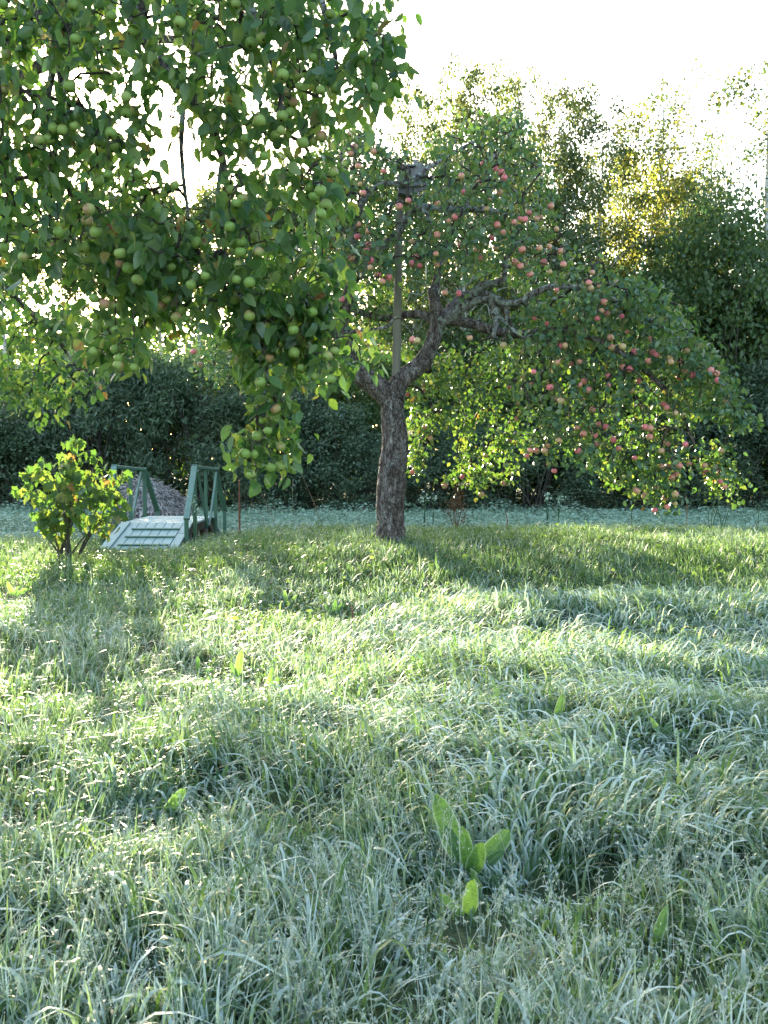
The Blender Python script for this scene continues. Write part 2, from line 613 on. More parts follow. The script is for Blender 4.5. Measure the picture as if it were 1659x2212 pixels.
m, nt, out = nodes_of('rod_pale'); nt.links.new(principled(nt, (.75, .72, .55), .35, .5), out.inputs[0])

# ------------------------------------------------------------------ the ground
def axis(parts):
    out = []
    for a, b, s in parts:
        out.extend(np.arange(a, b, s))
    return np.array(out)


gx = axis([(-600, -80, 65), (-80, -14, 6), (-14, -5, .6), (-5, 5, .12), (5, 14, .6), (14, 80, 6), (80, 601, 65)])
gy = axis([(-60, 0, 10), (0, 12, .12), (12, 18, .15), (18, 36, 1), (36, 80, 6), (80, 800, 80)])
GX, GY = np.meshgrid(gx, gy)
GZ = ground(GX, GY)
nx, ny = len(gx), len(gy)
ii, jj = np.meshgrid(np.arange(nx - 1), np.arange(ny - 1))
q = (jj * nx + ii).ravel()
gm = mesh_from('ground', np.stack((GX, GY, GZ), -1).reshape(-1, 3), np.stack((q, q + 1, q + nx + 1, q + nx), -1))
go = add('ground', gm, MATS['ground_turf'], kind='structure')

# ------------------------------------------------------------------ leaf templates (unit length along +y)
def ovate(width, stations, fold, droop, curl=0.0, petiole=.18):
    """leaf with a folded midrib; stations: list of (t, relative width)"""
    V = [(0, -petiole, .0)]
    V.append((0.012, 0, 0)); V.append((-0.012, 0, 0))
    F3 = [(0, 1, 2)]; F4 = []
    base = len(V)
    V.append((0, 0, 0))
    rows = []
    for t, w in stations:
        hw = w * width
        z = -droop * t * t
        k = len(V)
        V += [(-hw, t, z + fold * hw - curl * w * w * .1), (0, t, z), (hw, t, z + fold * hw - curl * w * w * .1)]
        rows.append(k)
    tip = len(V); V.append((0, 1, -droop))
    k = rows[0]
    F3 += [(base, k + 1, k), (base, k + 2, k + 1)]
    for a, b in zip(rows[:-1], rows[1:]):
        F4 += [(a, a + 1, b + 1, b), (a + 1, a + 2, b + 2, b + 1)]
    k = rows[-1]
    F3 += [(k, k + 1, tip), (k + 1, k + 2, tip)]
    return np.array(V, float), [np.array(F3), np.array(F4)]


def crumple(tv, k, amp):
    V, F = tv
    V = V.copy()
    for i_, v in enumerate(V):
        if i_ > 3:
            q_ = Vector((v[0] * 3.2 + k * 5.1, v[1] * 3.2, k * 2.7))
            v[2] += amp * mnoise.noise(q_)
            v[0] += amp * .35 * mnoise.noise(q_ + Vector((7, 3, 1)))
            v[0] += .12 * (k % 3 - 1) * v[1] ** 2
    return V, F


APPLE_LEAVES = [crumple(ovate(w_, [(.14, .70), (.36, 1), (.60, .9), (.80, .58), (.92, .27)], f_, d_, c_), k_, .10) for k_, (w_, f_, d_, c_) in enumerate(
    ((.28, .4, .15, .1), (.32, .2, .35, .3), (.26, .7, .25, .1), (.31, .1, -.1, .5), (.29, .5, .5, .2), (.33, -.2, .2, .3), (.27, .9, .1, 0)))]
SMALL_LEAF = [ovate(.33, [(.25, .9), (.65, .85)], .35, .15, 0, .15), ovate(.36, [(.25, .9), (.65, .85)], .15, .3, 0, .15)]


def lobed(droop, fold):
    out = [(0, -.35), (.10, -.02), (.34, -.08), (.50, .14), (.36, .26), (.56, .52), (.27, .56), (.20, .80), (0, 1.0)]
    L = [(-x, y) for x, y in out[1:-1]][::-1]
    pts = out[1:] + L
    V = [(0, -.35, 0), (.012, 0, 0), (-.012, 0, 0), (0, .25, -.0)]
    for x, y in pts:
        V.append((x, y, fold * abs(x) - droop * (x * x + max(y, 0) ** 2 * .8)))
    n = len(pts)
    F = [(0, 1, 2)] + [(3, 4 + k, 4 + (k + 1) % n) for k in range(n)]
    return np.array(V, float), [np.array(F)]


LOBED = [lobed(.25, .2), lobed(.45, .1), lobed(.15, .4)]
RHOMB = (np.array([(0, 0, 0), (.32, .45, .06), (0, 1, 0), (-.32, .45, .06)]), [np.array([(0, 1, 2, 3)])])
NARROW = (np.array([(0, 0, 0), (.14, .45, .03), (0, 1, -.08), (-.14, .45, .03)]), [np.array([(0, 1, 2, 3)])])


# ------------------------------------------------------------------ apples
def lathe(profile, n=14):
    V = []; F4 = []; F3 = []
    V.append((0, 0, profile[0][1]))
    for r, z in profile[1:-1]:
        for k in range(n):
            a = 2 * math.pi * k / n
            V.append((r * math.cos(a), r * math.sin(a), z))
    V.append((0, 0, profile[-1][1]))
    m = len(profile) - 2
    for k in range(n):
        F3.append((0, 1 + (k + 1) % n, 1 + k))
        for i in range(m - 1):
            a = 1 + i * n; b = a + n
            F4.append((a + k, a + (k + 1) % n, b + (k + 1) % n, b + k))
        a = 1 + (m - 1) * n
        F3.append((a + k, a + (k + 1) % n, len(V) - 1))
    return np.array(V), np.array(F4), np.array(F3)


def make_apple(name, skin, k):
    # unit is metres; diameter about 0.06, stalk up
    r = .03
    prof = [(0, -.72), (.22, -.86), (.48, -.88), (.78, -.66), (.97, -.22), (1.0, .18), (.88, .58), (.60, .84), (.30, .86), (.10, .70), (0, .62)]
    V, F4, F3 = lathe([(a * r, b * r * (1 if k else .94)) for a, b in prof], 14)
    b = Batch(); b.put(V, F4, F3)
    n_skin = len(F4) + len(F3)
    me = b.mesh(name)
    # calyx and stalk as a second material of the same small mesh
    b = Batch(); b.put(V, F4, F3)
    sv, sq, st = tube([(0, 0, .6 * r), (.002, 0, 1.05 * r), (.005, .001, 1.7 * r)], [.0014, .0012, .0014], 4)
    b.put(sv, sq, st)
    cv, cq, ct = tube([(0, 0, -.70 * r), (0, 0, -.84 * r)], [.0055, .0075], 5)
    b.put(cv, cq, ct)
    me = b.mesh(name)
    me.materials.append(MATS[skin]); me.materials.append(MATS['apple_calyx'])
    cen = np.zeros(len(me.polygons) * 3); me.polygons.foreach_get('center', cen); cen = cen.reshape(-1, 3)
    rad = np.hypot(cen[:, 0], cen[:, 1])
    # everything that belongs to tubes is thin and off the skin profile
    idx = np.zeros(len(me.polygons), np.int32)
    nq = len(F4)
    quads = np.array([p.loop_total == 4 for p in me.polygons])
    cq_ = 0; ct_ = 0
    for i, isq in enumerate(quads):
        if isq:
            idx[i] = 0 if cq_ < len(F4) else 1; cq_ += 1
        else:
            idx[i] = 0 if ct_ < len(F3) else 1; ct_ += 1
    me.polygons.foreach_set('material_index', idx)
    return me


GREEN_APPLE = [make_apple('green_apple', 'apple_green_skin', k) for k in (0, 1)]
RED_APPLE = [make_apple('red_apple', 'apple_red_skin', k) for k in (0, 1)]


# ------------------------------------------------------------------ growing twigs towards points
class Twigs:
    def __init__(self):
        self.pos = np.zeros((0, 3)); self.par = []; self.strands = []; self.limb = []

    def limb_nodes(self, pts):
        for p in pts:
            self.par.append(-1); self.limb.append(True)
        self.pos = np.vstack((self.pos, pts))

    def grow(self, targets, up=.8, arch=.14, sag=.3, step=.05):
        t = np.asarray(targets)
        d0 = np.array([np.linalg.norm(self.pos - p, axis=1).min() for p in t])
        order = np.argsort(d0)
        cap = len(self.pos) + 60000
        buf = np.empty((cap, 3)); n = len(self.pos); buf[:n] = self.pos
        ends = np.zeros(len(t), int)
        for i in order:
            E = t[i]
            dv = E - buf[:n]
            dd = np.sqrt((dv ** 2).sum(1))
            cost = dd + up * np.maximum(0, dv[:, 2]) + .25 * np.hypot(dv[:, 0], dv[:, 1])
            s = int(np.argmin(cost)); S = buf[s].copy(); d = dd[s]
            k = max(2, int(d / step))
            H = (E - S) * (1, 1, 0); hn = np.linalg.norm(H); H = H / (hn + 1e-6)
            P1 = S + H * min(.4 * d, hn) + np.array((0, 0, arch * min(d, .5))) + rng.normal(0, .05 * d, 3)
            P2 = E + np.array((0, 0, sag * d)) + rng.normal(0, .05 * d, 3)
            tt = np.linspace(0, 1, k + 1)[1:, None]
            pth = (1 - tt) ** 3 * S + 3 * (1 - tt) ** 2 * tt * P1 + 3 * (1 - tt) * tt ** 2 * P2 + tt ** 3 * E
            if k > 3:
                wob = np.cumsum(rng.normal(0, .004, (k, 3)), 0)
                wob -= wob[-1] * tt
                pth += wob
            ids = list(range(n, n + k))
            buf[n:n + k] = pth
            self.par += [s] + ids[:-1]
            self.limb += [False] * k
            self.strands.append([s] + ids)
            ends[i] = n + k - 1
            n += k
        self.pos = buf[:n].copy()
        return ends

    def radii(self, tip, ex=.45, rmax=.03):
        n = len(self.pos)
        cnt = np.zeros(n)
        for st in self.strands:
            cnt[st[-1]] += 1
        for i in range(n - 1, -1, -1):
            p = self.par[i]
            if p >= 0:
                cnt[p] += cnt[i]
        self.rad = np.minimum(tip * np.maximum(cnt, 1) ** ex, rmax)
        return self.rad

    def tubes(self, batch, sides=4):
        for st in self.strands:
            r = self.rad[st].copy()
            r[0] = r[1]
            V, Q, T = tube(self.pos[st], r, sides, True)
            batch.put(V, Q, T)


def bark_tube(name, pts, rad, sides, step, amp, mat, parent, freq=9.0, flare=None):
    p, r = smooth_path(pts, rad, step)
    V, Q, T = tube(p, r, sides, True)
    n = len(p)
    cen = np.repeat(p, sides, 0)
    body = V[:n * sides]
    out = body - cen
    L = np.linalg.norm(out, axis=1)[:, None]
    out = out / (L + 1e-9)
    dsp = np.array([mnoise.fractal(Vector((v[0] * freq, v[1] * freq, v[2] * freq * .45)), .8, 2.1, 3) for v in body])
    big = np.array([mnoise.noise(Vector((v[0] * freq * .3, v[1] * freq * .3, v[2] * freq * .22 + 9))) for v in body])
    body += out * (dsp[:, None] * amp + big[:, None] * amp * 1.5)
    V[:n * sides] = body
    b = Batch(); b.put(V, Q, T)
    return add(name, b.mesh(name), MATS[mat], parent)


def place_leaves(tw, thr, per_node, ends, per_end, size, templates, batch_n, out_from=None, spread=.03, down=(0.1, 1.0), keep=None):
    """positions, frames and sizes of leaves along the thin twigs"""
    thin = np.array([i for i in range(len(tw.pos)) if (not tw.limb[i]) and tw.rad[i] < thr])
    k = rng.random(len(thin)) < per_node
    idx = np.concatenate((thin[k], np.repeat(ends, per_end)))
    n = len(idx)
    pos = tw.pos[idx] + rng.normal(0, spread, (n, 3)) * np.concatenate((np.full(k.sum(), .3), np.ones(n - k.sum())))[:, None]
    a = rng.random(n) * 2 * math.pi
    h = np.stack((np.cos(a), np.sin(a), np.zeros(n)), -1)
    dn = down[0] + rng.random(n) * (down[1] - down[0])
    d = h * (.45 + .6 * rng.random(n))[:, None] - np.stack((np.zeros(n), np.zeros(n), dn), -1)
    nr = np.array((0, 0, .9)) + h * .5 + rng.normal(0, .65, (n, 3))
    M = frames(d, nr)
    sc = size[0] + (size[1] - size[0]) * rng.random(n) ** .8
    return pos, M, sc


def build_leaves(pos, M, sc, templates, mat, root, n_parts, score):
    """the n_parts leaves with the lowest score become objects of their own, the rest one mesh"""
    n = len(pos)
    tid = rng.integers(0, len(templates), n)
    order = np.argsort(score)
    single = order[:n_parts]
    rest = order[n_parts:]
    b = Batch()
    for t in range(len(templates)):
        s = rest[tid[rest] == t]
        if len(s) == 0:
            continue
        V, F, ix = scatter(*templates[t], pos[s], M[s], sc[s])
        b.put(V, *F, rnd=rng.random(len(s))[ix])
    add('foliage', b.mesh('foliage'), mat, root, kind='stuff')
    if n_parts:
        mes = []
        for t in range(len(templates)):
            me = mesh_from('leaf', templates[t][0], templates[t][1])
            me.materials.append(mat)
            mes.append(me)
        loc = np.array(root.location)
        for i in single:
            o = bpy.data.objects.new('leaf', mes[tid[i]])
            C.objects.link(o)
            o.parent = root
            mw = Matrix.Identity(4)
            for a in range(3):
                for c in range(3):
                    mw[a][c] = M[i][a][c] * sc[i]
                mw[a][3] = pos[i][a] - loc[a]
            o.matrix_basis = mw


def put_apples(points, sizes, meshes, root):
    loc = np.array(root.location)
    for p, s in zip(points, sizes):
        o = bpy.data.objects.new('apple', meshes[int(rng.integers(0, len(meshes)))])
        C.objects.link(o)
        o.parent = root
        o.location = [float(v) for v in (p - loc)]
        o.rotation_euler = (rng.normal(0, .35), rng.normal(0, .35), rng.random() * 6.28)
        o.scale = (s, s, s * (0.93 + .1 * rng.random()))


def clear_before(pos, M, sc, apples, rad, keep_p):
    """leaves that would grow right between an apple and the open side are mostly left off"""
    cen = pos + M[:, :, 1] * (sc * .5)[:, None]
    c2 = to_px(cen)
    a2 = to_px(apples)
    ok = np.ones(len(pos), bool)
    for a, q in zip(apples, a2):
        r = (rad + .025) / a[1] * FPX
        hit = (np.hypot(c2[:, 0] - q[0], c2[:, 1] - q[1]) < r) & (cen[:, 1] < a[1] + .01)
        ok &= ~(hit & (rng.random(len(pos)) > keep_p))
    return ok


# ------------------------------------------------------------------ the red apple tree in the middle
tb = P(845, 1172, 13.0)
tb[2] = float(ground(tb[0], tb[1])) - .05
TREE = thing('apple_tree', 'old gnarled apple tree with red apples, one thick bare trunk and boughs drooping right', 'tree', tb)
B = lambda x, y, d=13.0: P(x, y, d)
trunk_pts = [tb, B(844, 1135), B(844, 1080), B(849, 1020), B(852, 970), B(850, 915), B(846, 872), B(842, 838)]
bark_tube('trunk', trunk_pts, [.205, .178, .182, .18, .172, .155, .145, .15], 80, .014, .015, 'bark_apple', TREE, 17)
limbs_r = [
    ('bark_apple', [B(838, 858), B(812, 832), B(778, 806, 12.95), B(752, 760, 12.9), B(738, 700, 12.8), B(752, 640, 12.7), B(775, 575, 12.7)], [.12, .115, .10, .085, .07, .06, .045]),
    ('bark_apple', [B(850, 855), B(866, 822), B(905, 790), B(928, 757), B(940, 718), B(944, 690), B(940, 655), B(932, 624)], [.12, .10, .088, .082, .075, .07, .062, .048]),
    ('bark_apple', [B(942, 700), B(918, 682, 13.1), B(880, 680, 13.3), B(830, 688, 13.6), B(770, 672, 14.0), B(690, 640, 14.4), B(600, 640, 14.6), B(500, 690, 14.6)], [.05, .045, .042, .038, .034, .03, .024, .014]),
    ('bark_lichen', [B(944, 700), B(970, 688, 12.9), B(995, 668, 12.8), B(1030, 650, 12.7), B(1060, 652, 12.6), B(1072, 690, 12.5), B(1066, 728, 12.4)], [.07, .062, .055, .045, .04, .034, .024]),
    ('bark_lichen', [B(985, 678, 12.85), B(1018, 640, 12.7), B(1046, 616, 12.6), B(1085, 606, 12.5), B(1094, 560, 12.4), B(1112, 532, 12.3), B(1150, 516, 12.2), B(1205, 540, 12.1)], [.05, .044, .04, .036, .03, .026, .022, .014]),
    ('bark_apple', [B(970, 690, 12.9), B(1020, 700, 12.9), B(1070, 715, 12.8), B(1130, 722, 12.6), B(1200, 715, 12.4), B(1290, 735, 12.2), B(1380, 790, 12.0), B(1460, 870, 12.0), B(1500, 960, 12)], [.06, .052, .046, .042, .038, .032, .026, .018, .010]),
    ('bark_lichen', [B(1060, 640, 12.6), B(1110, 655, 12.4), B(1190, 620, 12.3), B(1280, 630, 12.2), B(1380, 680, 12.1), B(1480, 740, 12.1), B(1560, 830, 12.2), B(1600, 920, 12.3)], [.036, .032, .03, .027, .023, .018, .012, .007]),
    ('bark_lichen', [B(775, 600, 12.7), B(815, 545, 12.6), B(862, 500, 12.5), B(880, 466, 12.4), B(912, 448, 12.35), B(968, 452, 12.3), B(1030, 452, 12.3), B(1095, 462, 12.2), B(1160, 480, 12.1)], [.046, .042, .04, .036, .034, .03, .027, .022, .012]),
    ('bark_lichen', [B(770, 580, 12.7), B(762, 500, 12.6), B(790, 425, 12.5), B(830, 398, 12.4), B(880, 394, 12.3), B(930, 360, 12.5), B(1000, 320, 12.8), B(1060, 290, 13)], [.04, .036, .032, .028, .025, .02, .015, .008]),
    ('bark_apple', [B(768, 590, 12.7), B(740, 500, 12.8), B(730, 400, 13), B(745, 320, 13), B(790, 290, 13)], [.04, .034, .028, .02, .01]),
    ('bark_apple', [B(936, 640), B(960, 540, 13.6), B(1010, 440, 14), B(1060, 350, 14), B(1100, 290, 14)], [.045, .04, .033, .024, .012]),
    ('bark_apple', [B(950, 690, 13.1), B(1000, 640, 13.8), B(1060, 640, 14.4), B(1110, 720, 14.8), B(1120, 850, 15)], [.045, .04, .032, .022, .01]),
    ('bark_lichen', [B(745, 720, 12.9), B(790, 712, 12.5), B(835, 706, 12.3), B(850, 690, 12.2)], [.022, .018, .014, .008]),
    ('bark_lichen', [B(912, 448, 12.35), B(930, 480, 12.2), B(925, 520, 12.1)], [.02, .015, .008]),
    ('bark_lichen', [B(1066, 672, 12.55), B(1095, 700, 12.4), B(1130, 728, 12.3), B(1150, 722, 12.2)], [.024, .02, .016, .01]),
    ('bark_lichen', [B(1060, 640, 12.6), B(1092, 660, 12.5), B(1094, 700, 12.4), B(1085, 722, 12.4)], [.026, .02, .016, .01]),
]
tw = Twigs()
for mat, pts, rad in limbs_r:
    bark_tube('limb', pts, [v * 1.25 for v in rad], 14 if rad[0] < .08 else 22, .025, .006 if mat == 'bark_apple' else .009, mat, TREE, 14)
    p, r = smooth_path(pts, rad, .08)
    tw.limb_nodes(p[len(p) // 3:])

z2 = [(430,708),(483,730),(508,745),(520,768),(530,775),(500,832),(453,865),(335,760),(345,830),(410,790),(105,868),(65,893),(232,880),(443,903),(305,938),(280,955),(230,1015),(120,1045),(330,1058),(400,1078),(418,1117),(515,1003),(490,972),(465,1027),(565,962),(607,948),(627,920),(660,945),(678,940),(587,945),(720,890),(745,990),(765,1085),(672,1072),(713,1065),(690,1133),(775,1143),(715,1175),(597,1078),(567,1133),(590,1150),(632,1185),(900,1178),(483,1072),(142,1110),(120,1138),(155,1148),(225,1097)]
z1r = [(1487,590),(1512,578),(1532,635),(1612,655),(1517,665),(1548,718),(1655,740),(1558,795),(1568,835),(1548,970),(1592,998),(1545,1022),(1592,1058),(1435,1035),(1430,1067),(1520,1115),(1600,1125),(1492,1150)]
z5 = [(173,70),(230,65),(197,165),(110,242),(237,228),(322,183),(303,95),(513,232),(503,335),(455,320),(490,300),(560,322),(590,425),(280,345),(570,480),(610,500),(705,517),(545,530),(410,525),(220,565),(138,530),(300,710),(335,707),(633,655),(740,620),(640,720),(710,715),(785,748),(895,660),(907,750),(930,768),(880,808),(1020,785),(1025,815),(1080,813),(1130,742),(1113,877),(1165,900),(1080,915),(1285,870),(1322,890),(1330,935),(278,818),(375,830),(428,815),(757,862),(715,850),(818,938),(617,970),(617,908),(460,940),(430,965),(487,997),(773,1000),(445,1060),(237,980),(105,955),(130,880),(515,1127),(290,1050),(310,1070),(1000,1113),(975,1090),(1055,1150),(1107,1162),(1385,1075),(558,1220),(600,1240),(857,1240),(890,1248),(887,1305),(455,1283),(527,1290),(545,1350),(415,1245),(20,1185),(293,1328),(650,1325),(420,1393),(148,1393),(110,1393),(203,1395),(85,1428),(215,1365),(228,1480),(265,1525),(685,1380),(963,1395),(998,1348),(1120,1352),(1355,1395),(968,1498),(1008,1495),(1080,1492),(1145,1483),(1062,1548),(1035,1570),(1257,1537),(1343,1540),(1347,1595),(1375,1630),(1245,1490),(803,1655),(857,1690),(925,1640),(990,1700),(1053,1678),(920,1782),(1000,1760),(1053,1740),(790,1440)]
z4 = [(305,72),(225,150),(353,175),(238,245),(262,292),(222,462),(280,495),(220,523),(85,540),(80,578),(280,570),(270,605),(288,650),(178,770),(168,685),(138,858),(490,335),(445,365),(330,728),(388,742),(353,765),(290,690),(538,637),(510,665),(557,680),(645,675),(687,825),(760,828),(515,1075),(540,1080),(575,1315),(575,1345),(488,1365),(1030,1330),(1072,1415),(1070,1495),(658,1465),(578,1540),(610,1600),(905,1692),(685,1855),(780,1805),(882,1900),(1000,1840),(515,1780),(1030,1615),(1000,1105),(820,1065)]
z3r = [(1053,463),(998,402),(865,467),(836,410),(1305,1),(1275,415),(1360,400),(1370,300)]
red = [(829.5 + x / 2, y / 2) for x, y in z2] + [(x / 2, y / 2) for x, y in z1r] + [(1109.4 + x * .3313, 512 + y * .3313) for x, y in z5] \
    + [(682.7 + x * .4051, 298.7 + y * .4051) for x, y in z4] + [(x / 2, 554.7 + y / 2) for x, y in z3r]
seen = []
for q in red:
    if all((q[0] - s[0]) ** 2 + (q[1] - s[1]) ** 2 > 49 for s in seen):
        seen.append(q)


def depth_r(x, y):
    if 860 < x < 1120 and y > 770:
        return 14.0 + .6 * rng.random()
    if x < 720:
        return 12.4 + 1.0 * rng.random()
    return 11.35 + .8 * rng.random() + .35 * max(0, (x - 1450) / 180)


red_pts = np.array([P(x, y, depth_r(x, y)) for x, y in seen])
fills = []
for poly, n, d0, d1 in (
        ([(690, 310), (770, 275), (890, 345), (1000, 275), (1060, 245), (1105, 255), (1175, 340), (1205, 450), (1250, 560), (1180, 640), (1000, 590), (730, 610), (650, 480)], 460, 11.2, 15.0),
        ([(1000, 250), (1110, 240), (1170, 330), (1060, 330)], 26, 12.5, 13.5),
        ([(1195, 470), (1265, 555), (1340, 592), (1430, 642), (1505, 692), (1560, 790), (1600, 880), (1500, 830), (1400, 720), (1250, 650)], 100, 11.6, 13.0),
        ([(700, 330), (780, 290), (900, 350), (960, 420), (900, 560), (720, 600), (660, 480)], 130, 11.6, 14.0),
        ([(1170, 570), (1330, 620), (1420, 665), (1490, 710), (1540, 800), (1570, 880), (1490, 900), (1470, 1000), (1430, 1080), (1300, 1030), (1180, 940), (1110, 850), (1120, 700)], 420, 11.2, 13.8),
        ([(1540, 800), (1610, 900), (1625, 930), (1560, 900)], 16, 11.8, 12.4),
        ([(1540, 960), (1600, 1000), (1595, 1075), (1550, 1060), (1510, 1010)], 16, 11.8, 12.3),
        ([(870, 740), (1130, 740), (1170, 930), (1090, 1035), (975, 1040), (985, 930), (940, 900), (905, 1020), (885, 1000), (870, 850)], 190, 13.7, 15.2),
        ([(420, 650), (740, 600), (760, 720), (690, 840), (520, 830), (430, 820)], 120, 12.4, 15.0),
        ([(700, 640), (860, 600), (860, 700), (760, 760)], 30, 13.2, 14.8)):
    qs = sgn_poly(poly, n)
    fills += [P(x, y, d0 + (d1 - d0) * rng.random()) for x, y in qs]
fills = np.array(fills)
targets = np.vstack((red_pts + (0, 0, .075), fills))
ends = tw.grow(targets, up=.9, arch=.16, sag=.32, step=.07)
tw.radii(.0042, .42, .022)
b = Batch(); tw.tubes(b, 4)
add('twigs', b.mesh('twigs'), MATS['twig_bark'], TREE, kind='stuff')
pos, M, sc = place_leaves(tw, .0115, 1.0, ends, 15, (.055, .095), SMALL_LEAF, 0, spread=.085)
ok = clear_before(pos, M, sc, red_pts, .036, .25)
pos, M, sc = pos[ok], M[ok], sc[ok]
# the open fork between trunk and limbs stays free of leaves
q = to_px(pos)
fork = (q[:, 0] > 790) & (q[:, 0] < 930) & (q[:, 1] > 690) & (q[:, 1] < 1000) & (pos[:, 1] < 13.4)
stump = (q[:, 0] > 905) & (q[:, 0] < 1090) & (q[:, 1] > 610) & (q[:, 1] < 740) & (pos[:, 1] < 13.0) & (rng.random(len(pos)) < .85)
post = (np.abs(q[:, 0] - 860) < 16) & (q[:, 1] > 380) & (q[:, 1] < 800) & (pos[:, 1] < 12.6) & (rng.random(len(pos)) < .8)
box = (q[:, 0] > 852) & (q[:, 0] < 930) & (q[:, 1] > 338) & (q[:, 1] < 425) & (pos[:, 1] < 12.65) & (rng.random(len(pos)) < .85)
rodv = (np.abs(q[:, 0] - 920) < 14) & (q[:, 1] > 555) & (q[:, 1] < 612) & (pos[:, 1] < 12.1)
ok = ~(fork | stump | post | box | rodv)
pos, M, sc = pos[ok], M[ok], sc[ok]
q = to_px(pos)
ok = np.ones(len(pos), bool)
for mat, pts, rad in limbs_r[3:9] + limbs_r[12:]:
    lp, lr = smooth_path(pts, rad, .05)
    lp = lp[: int(len(lp) * (.75 if len(lp) < 60 else .3))]
    for a_, c_ in zip(lp, to_px(lp)):
        ok &= ~((np.hypot(q[:, 0] - c_[0], q[:, 1] - c_[1]) < 13) & (pos[:, 1] < a_[1]) & (rng.random(len(pos)) < .35))
gap = vnoise(pos[:, 0] * 2.6 + pos[:, 1] * 1.3, pos[:, 2] * 2.6 - pos[:, 1] * .9, 88)
ok &= ~((gap < .30) & (rng.random(len(pos)) < .85) & ~((q[:, 0] < 1130) & (q[:, 1] > 700)))
pos, M, sc, q = pos[ok], M[ok], sc[ok], q[ok]
build_leaves(pos, M, sc, SMALL_LEAF, MATS['leaf_red_apple'], TREE, 300, pos[:, 1] - 20 * sc + np.where((q[:, 0] < 820), 5, 0))
put_apples(red_pts, 1.05 + .4 * rng.random(len(red_pts)), RED_APPLE, TREE)
print('red tree leaves', len(pos), 'apples', len(red_pts))


# ------------------------------------------------------------------ the near apple tree with green apples
fb = np.array((-3.05, 5.3, float(ground(-3.05, 5.3)) - .05))
NEAR = thing('apple_tree', 'near apple tree laden with green apples, its boughs hanging in from the left', 'tree', fb)
bark_tube('trunk', [fb, fb + (.02, 0, .5), fb + (.06, .02, 1.2), fb + (.12, .03, 1.9), fb + (.2, .02, 2.3)], [.24, .19, .17, .165, .15], 40, .03, .012, 'bark_apple', NEAR, 11)
f0 = fb + (.18, .02, 2.2)
limbs_f = [
    [f0, fb + (.5, -.02, 2.8), (-2.1, 5.15, 3.5), (-1.75, 5.0, 3.85), P(225, -70, 4.9), P(295, 45, 4.8), P(352, 142, 4.7), P(408, 212, 4.6), P(450, 262, 4.5), P(478, 335, 4.45), P(492, 425, 4.4)],
    [f0, fb + (.35, -.4, 2.9), (-2.2, 4.5, 3.45), P(10, -80, 4.4), P(80, 20, 4.3), P(125, 130, 4.25), P(150, 290, 4.2)],
    [(-1.75, 5.0, 3.85), (-1.3, 4.7, 4.3), (-.8, 4.4, 4.35), (-.35, 4.2, 4.1), P(650, -110, 4.15), P(700, 20, 4.1), P(730, 150, 4.1)],
    [f0, fb + (.1, .5, 2.9), (-2.9, 6.2, 3.1), (-2.75, 6.7, 2.9), P(30, 640, 7.0), P(110, 715, 7.0), P(170, 800, 7.0)],
    [P(300, 60, 4.8), (-1.0, 4.6, 3.75), P(480, -60, 4.5), P(560, 60, 4.35), P(610, 220, 4.3), P(635, 400, 4.2)],
    [f0, fb + (.6, .3, 2.9), (-2.2, 5.9, 3.6), (-1.5, 6.0, 3.9), (-.9, 5.8, 3.8)],
    [P(400, 205, 4.6), P(392, 300, 4.55), P(398, 400, 4.5), P(410, 480, 4.45)],
    [P(480, 345, 4.45), P(470, 440, 4.4), P(485, 540, 4.3), P(520, 640, 4.2), P(565, 740, 4.1), P(582, 830, 4.05)],
    [P(120, 120, 4.3), P(100, 240, 4.4), P(95, 330, 4.5)],
]
rads_f = [[.085, .075, .062, .052, .044, .038, .035, .031, .026, .018, .010], [.07, .058, .045, .035, .026, .020, .010],
          [.045, .04, .034, .028, .022, .016, .008], [.06, .05, .04, .034, .024, .016, .008], [.03, .028, .024, .018, .012, .006],
          [.06, .05, .04, .03, .016], [.012, .010, .008, .005], [.014, .012, .010, .008, .006, .004], [.013, .010, .006]]
tf = Twigs()
for pts, rad in zip(limbs_f, rads_f):
    bark_tube('limb', pts, rad, 16, .03, .004, 'bark_lichen' if rad[0] < .05 else 'bark_apple', NEAR, 22)
    p, r = smooth_path(pts, rad, .06)
    tf.limb_nodes(p[len(p) // 3:])
z1g = [(315,25),(205,42),(485,70),(1020,18),(775,98),(770,140),(575,135),(325,170),(275,188),(315,207),(415,180),(90,228),(28,238),(300,372),(500,330),(390,375),(545,420),(575,478),(545,490),(910,392),(1130,165),(1085,188),(1240,97),(1300,238),(1350,250),(1540,155),(1295,375),(1240,400),(1285,328),(1222,325),(1385,390),(1245,443),(1268,443),(1200,468),(1217,503),(1253,487),(1122,522),(1190,585),(1215,565),(1198,628),(1307,617),(1355,612),(1390,590),(1065,600),(130,538),(232,555),(322,545),(172,605),(215,603),(270,562),(215,682),(480,577),(490,633),(415,692),(560,705),(467,755),(425,783),(600,755),(1005,822),(1020,880),(1048,860),(1440,745),(1385,825),(1355,850),(1408,887),(1385,925),(1340,810),(385,905),(378,955),(415,1005),(255,1005),(992,980),(1100,1025),(1018,1055),(1045,1048),(1038,1090),(1120,1090),(1028,1145),(850,1050),(800,1065),(770,1118),(740,1155),(518,1142),(555,1160),(520,1095),(360,1070),(100,1110),(20,1070),(755,800),(1140,675),(430,612),(15,20),(15,390),(1450,380),(1610,380),(1570,235),(1425,60)]
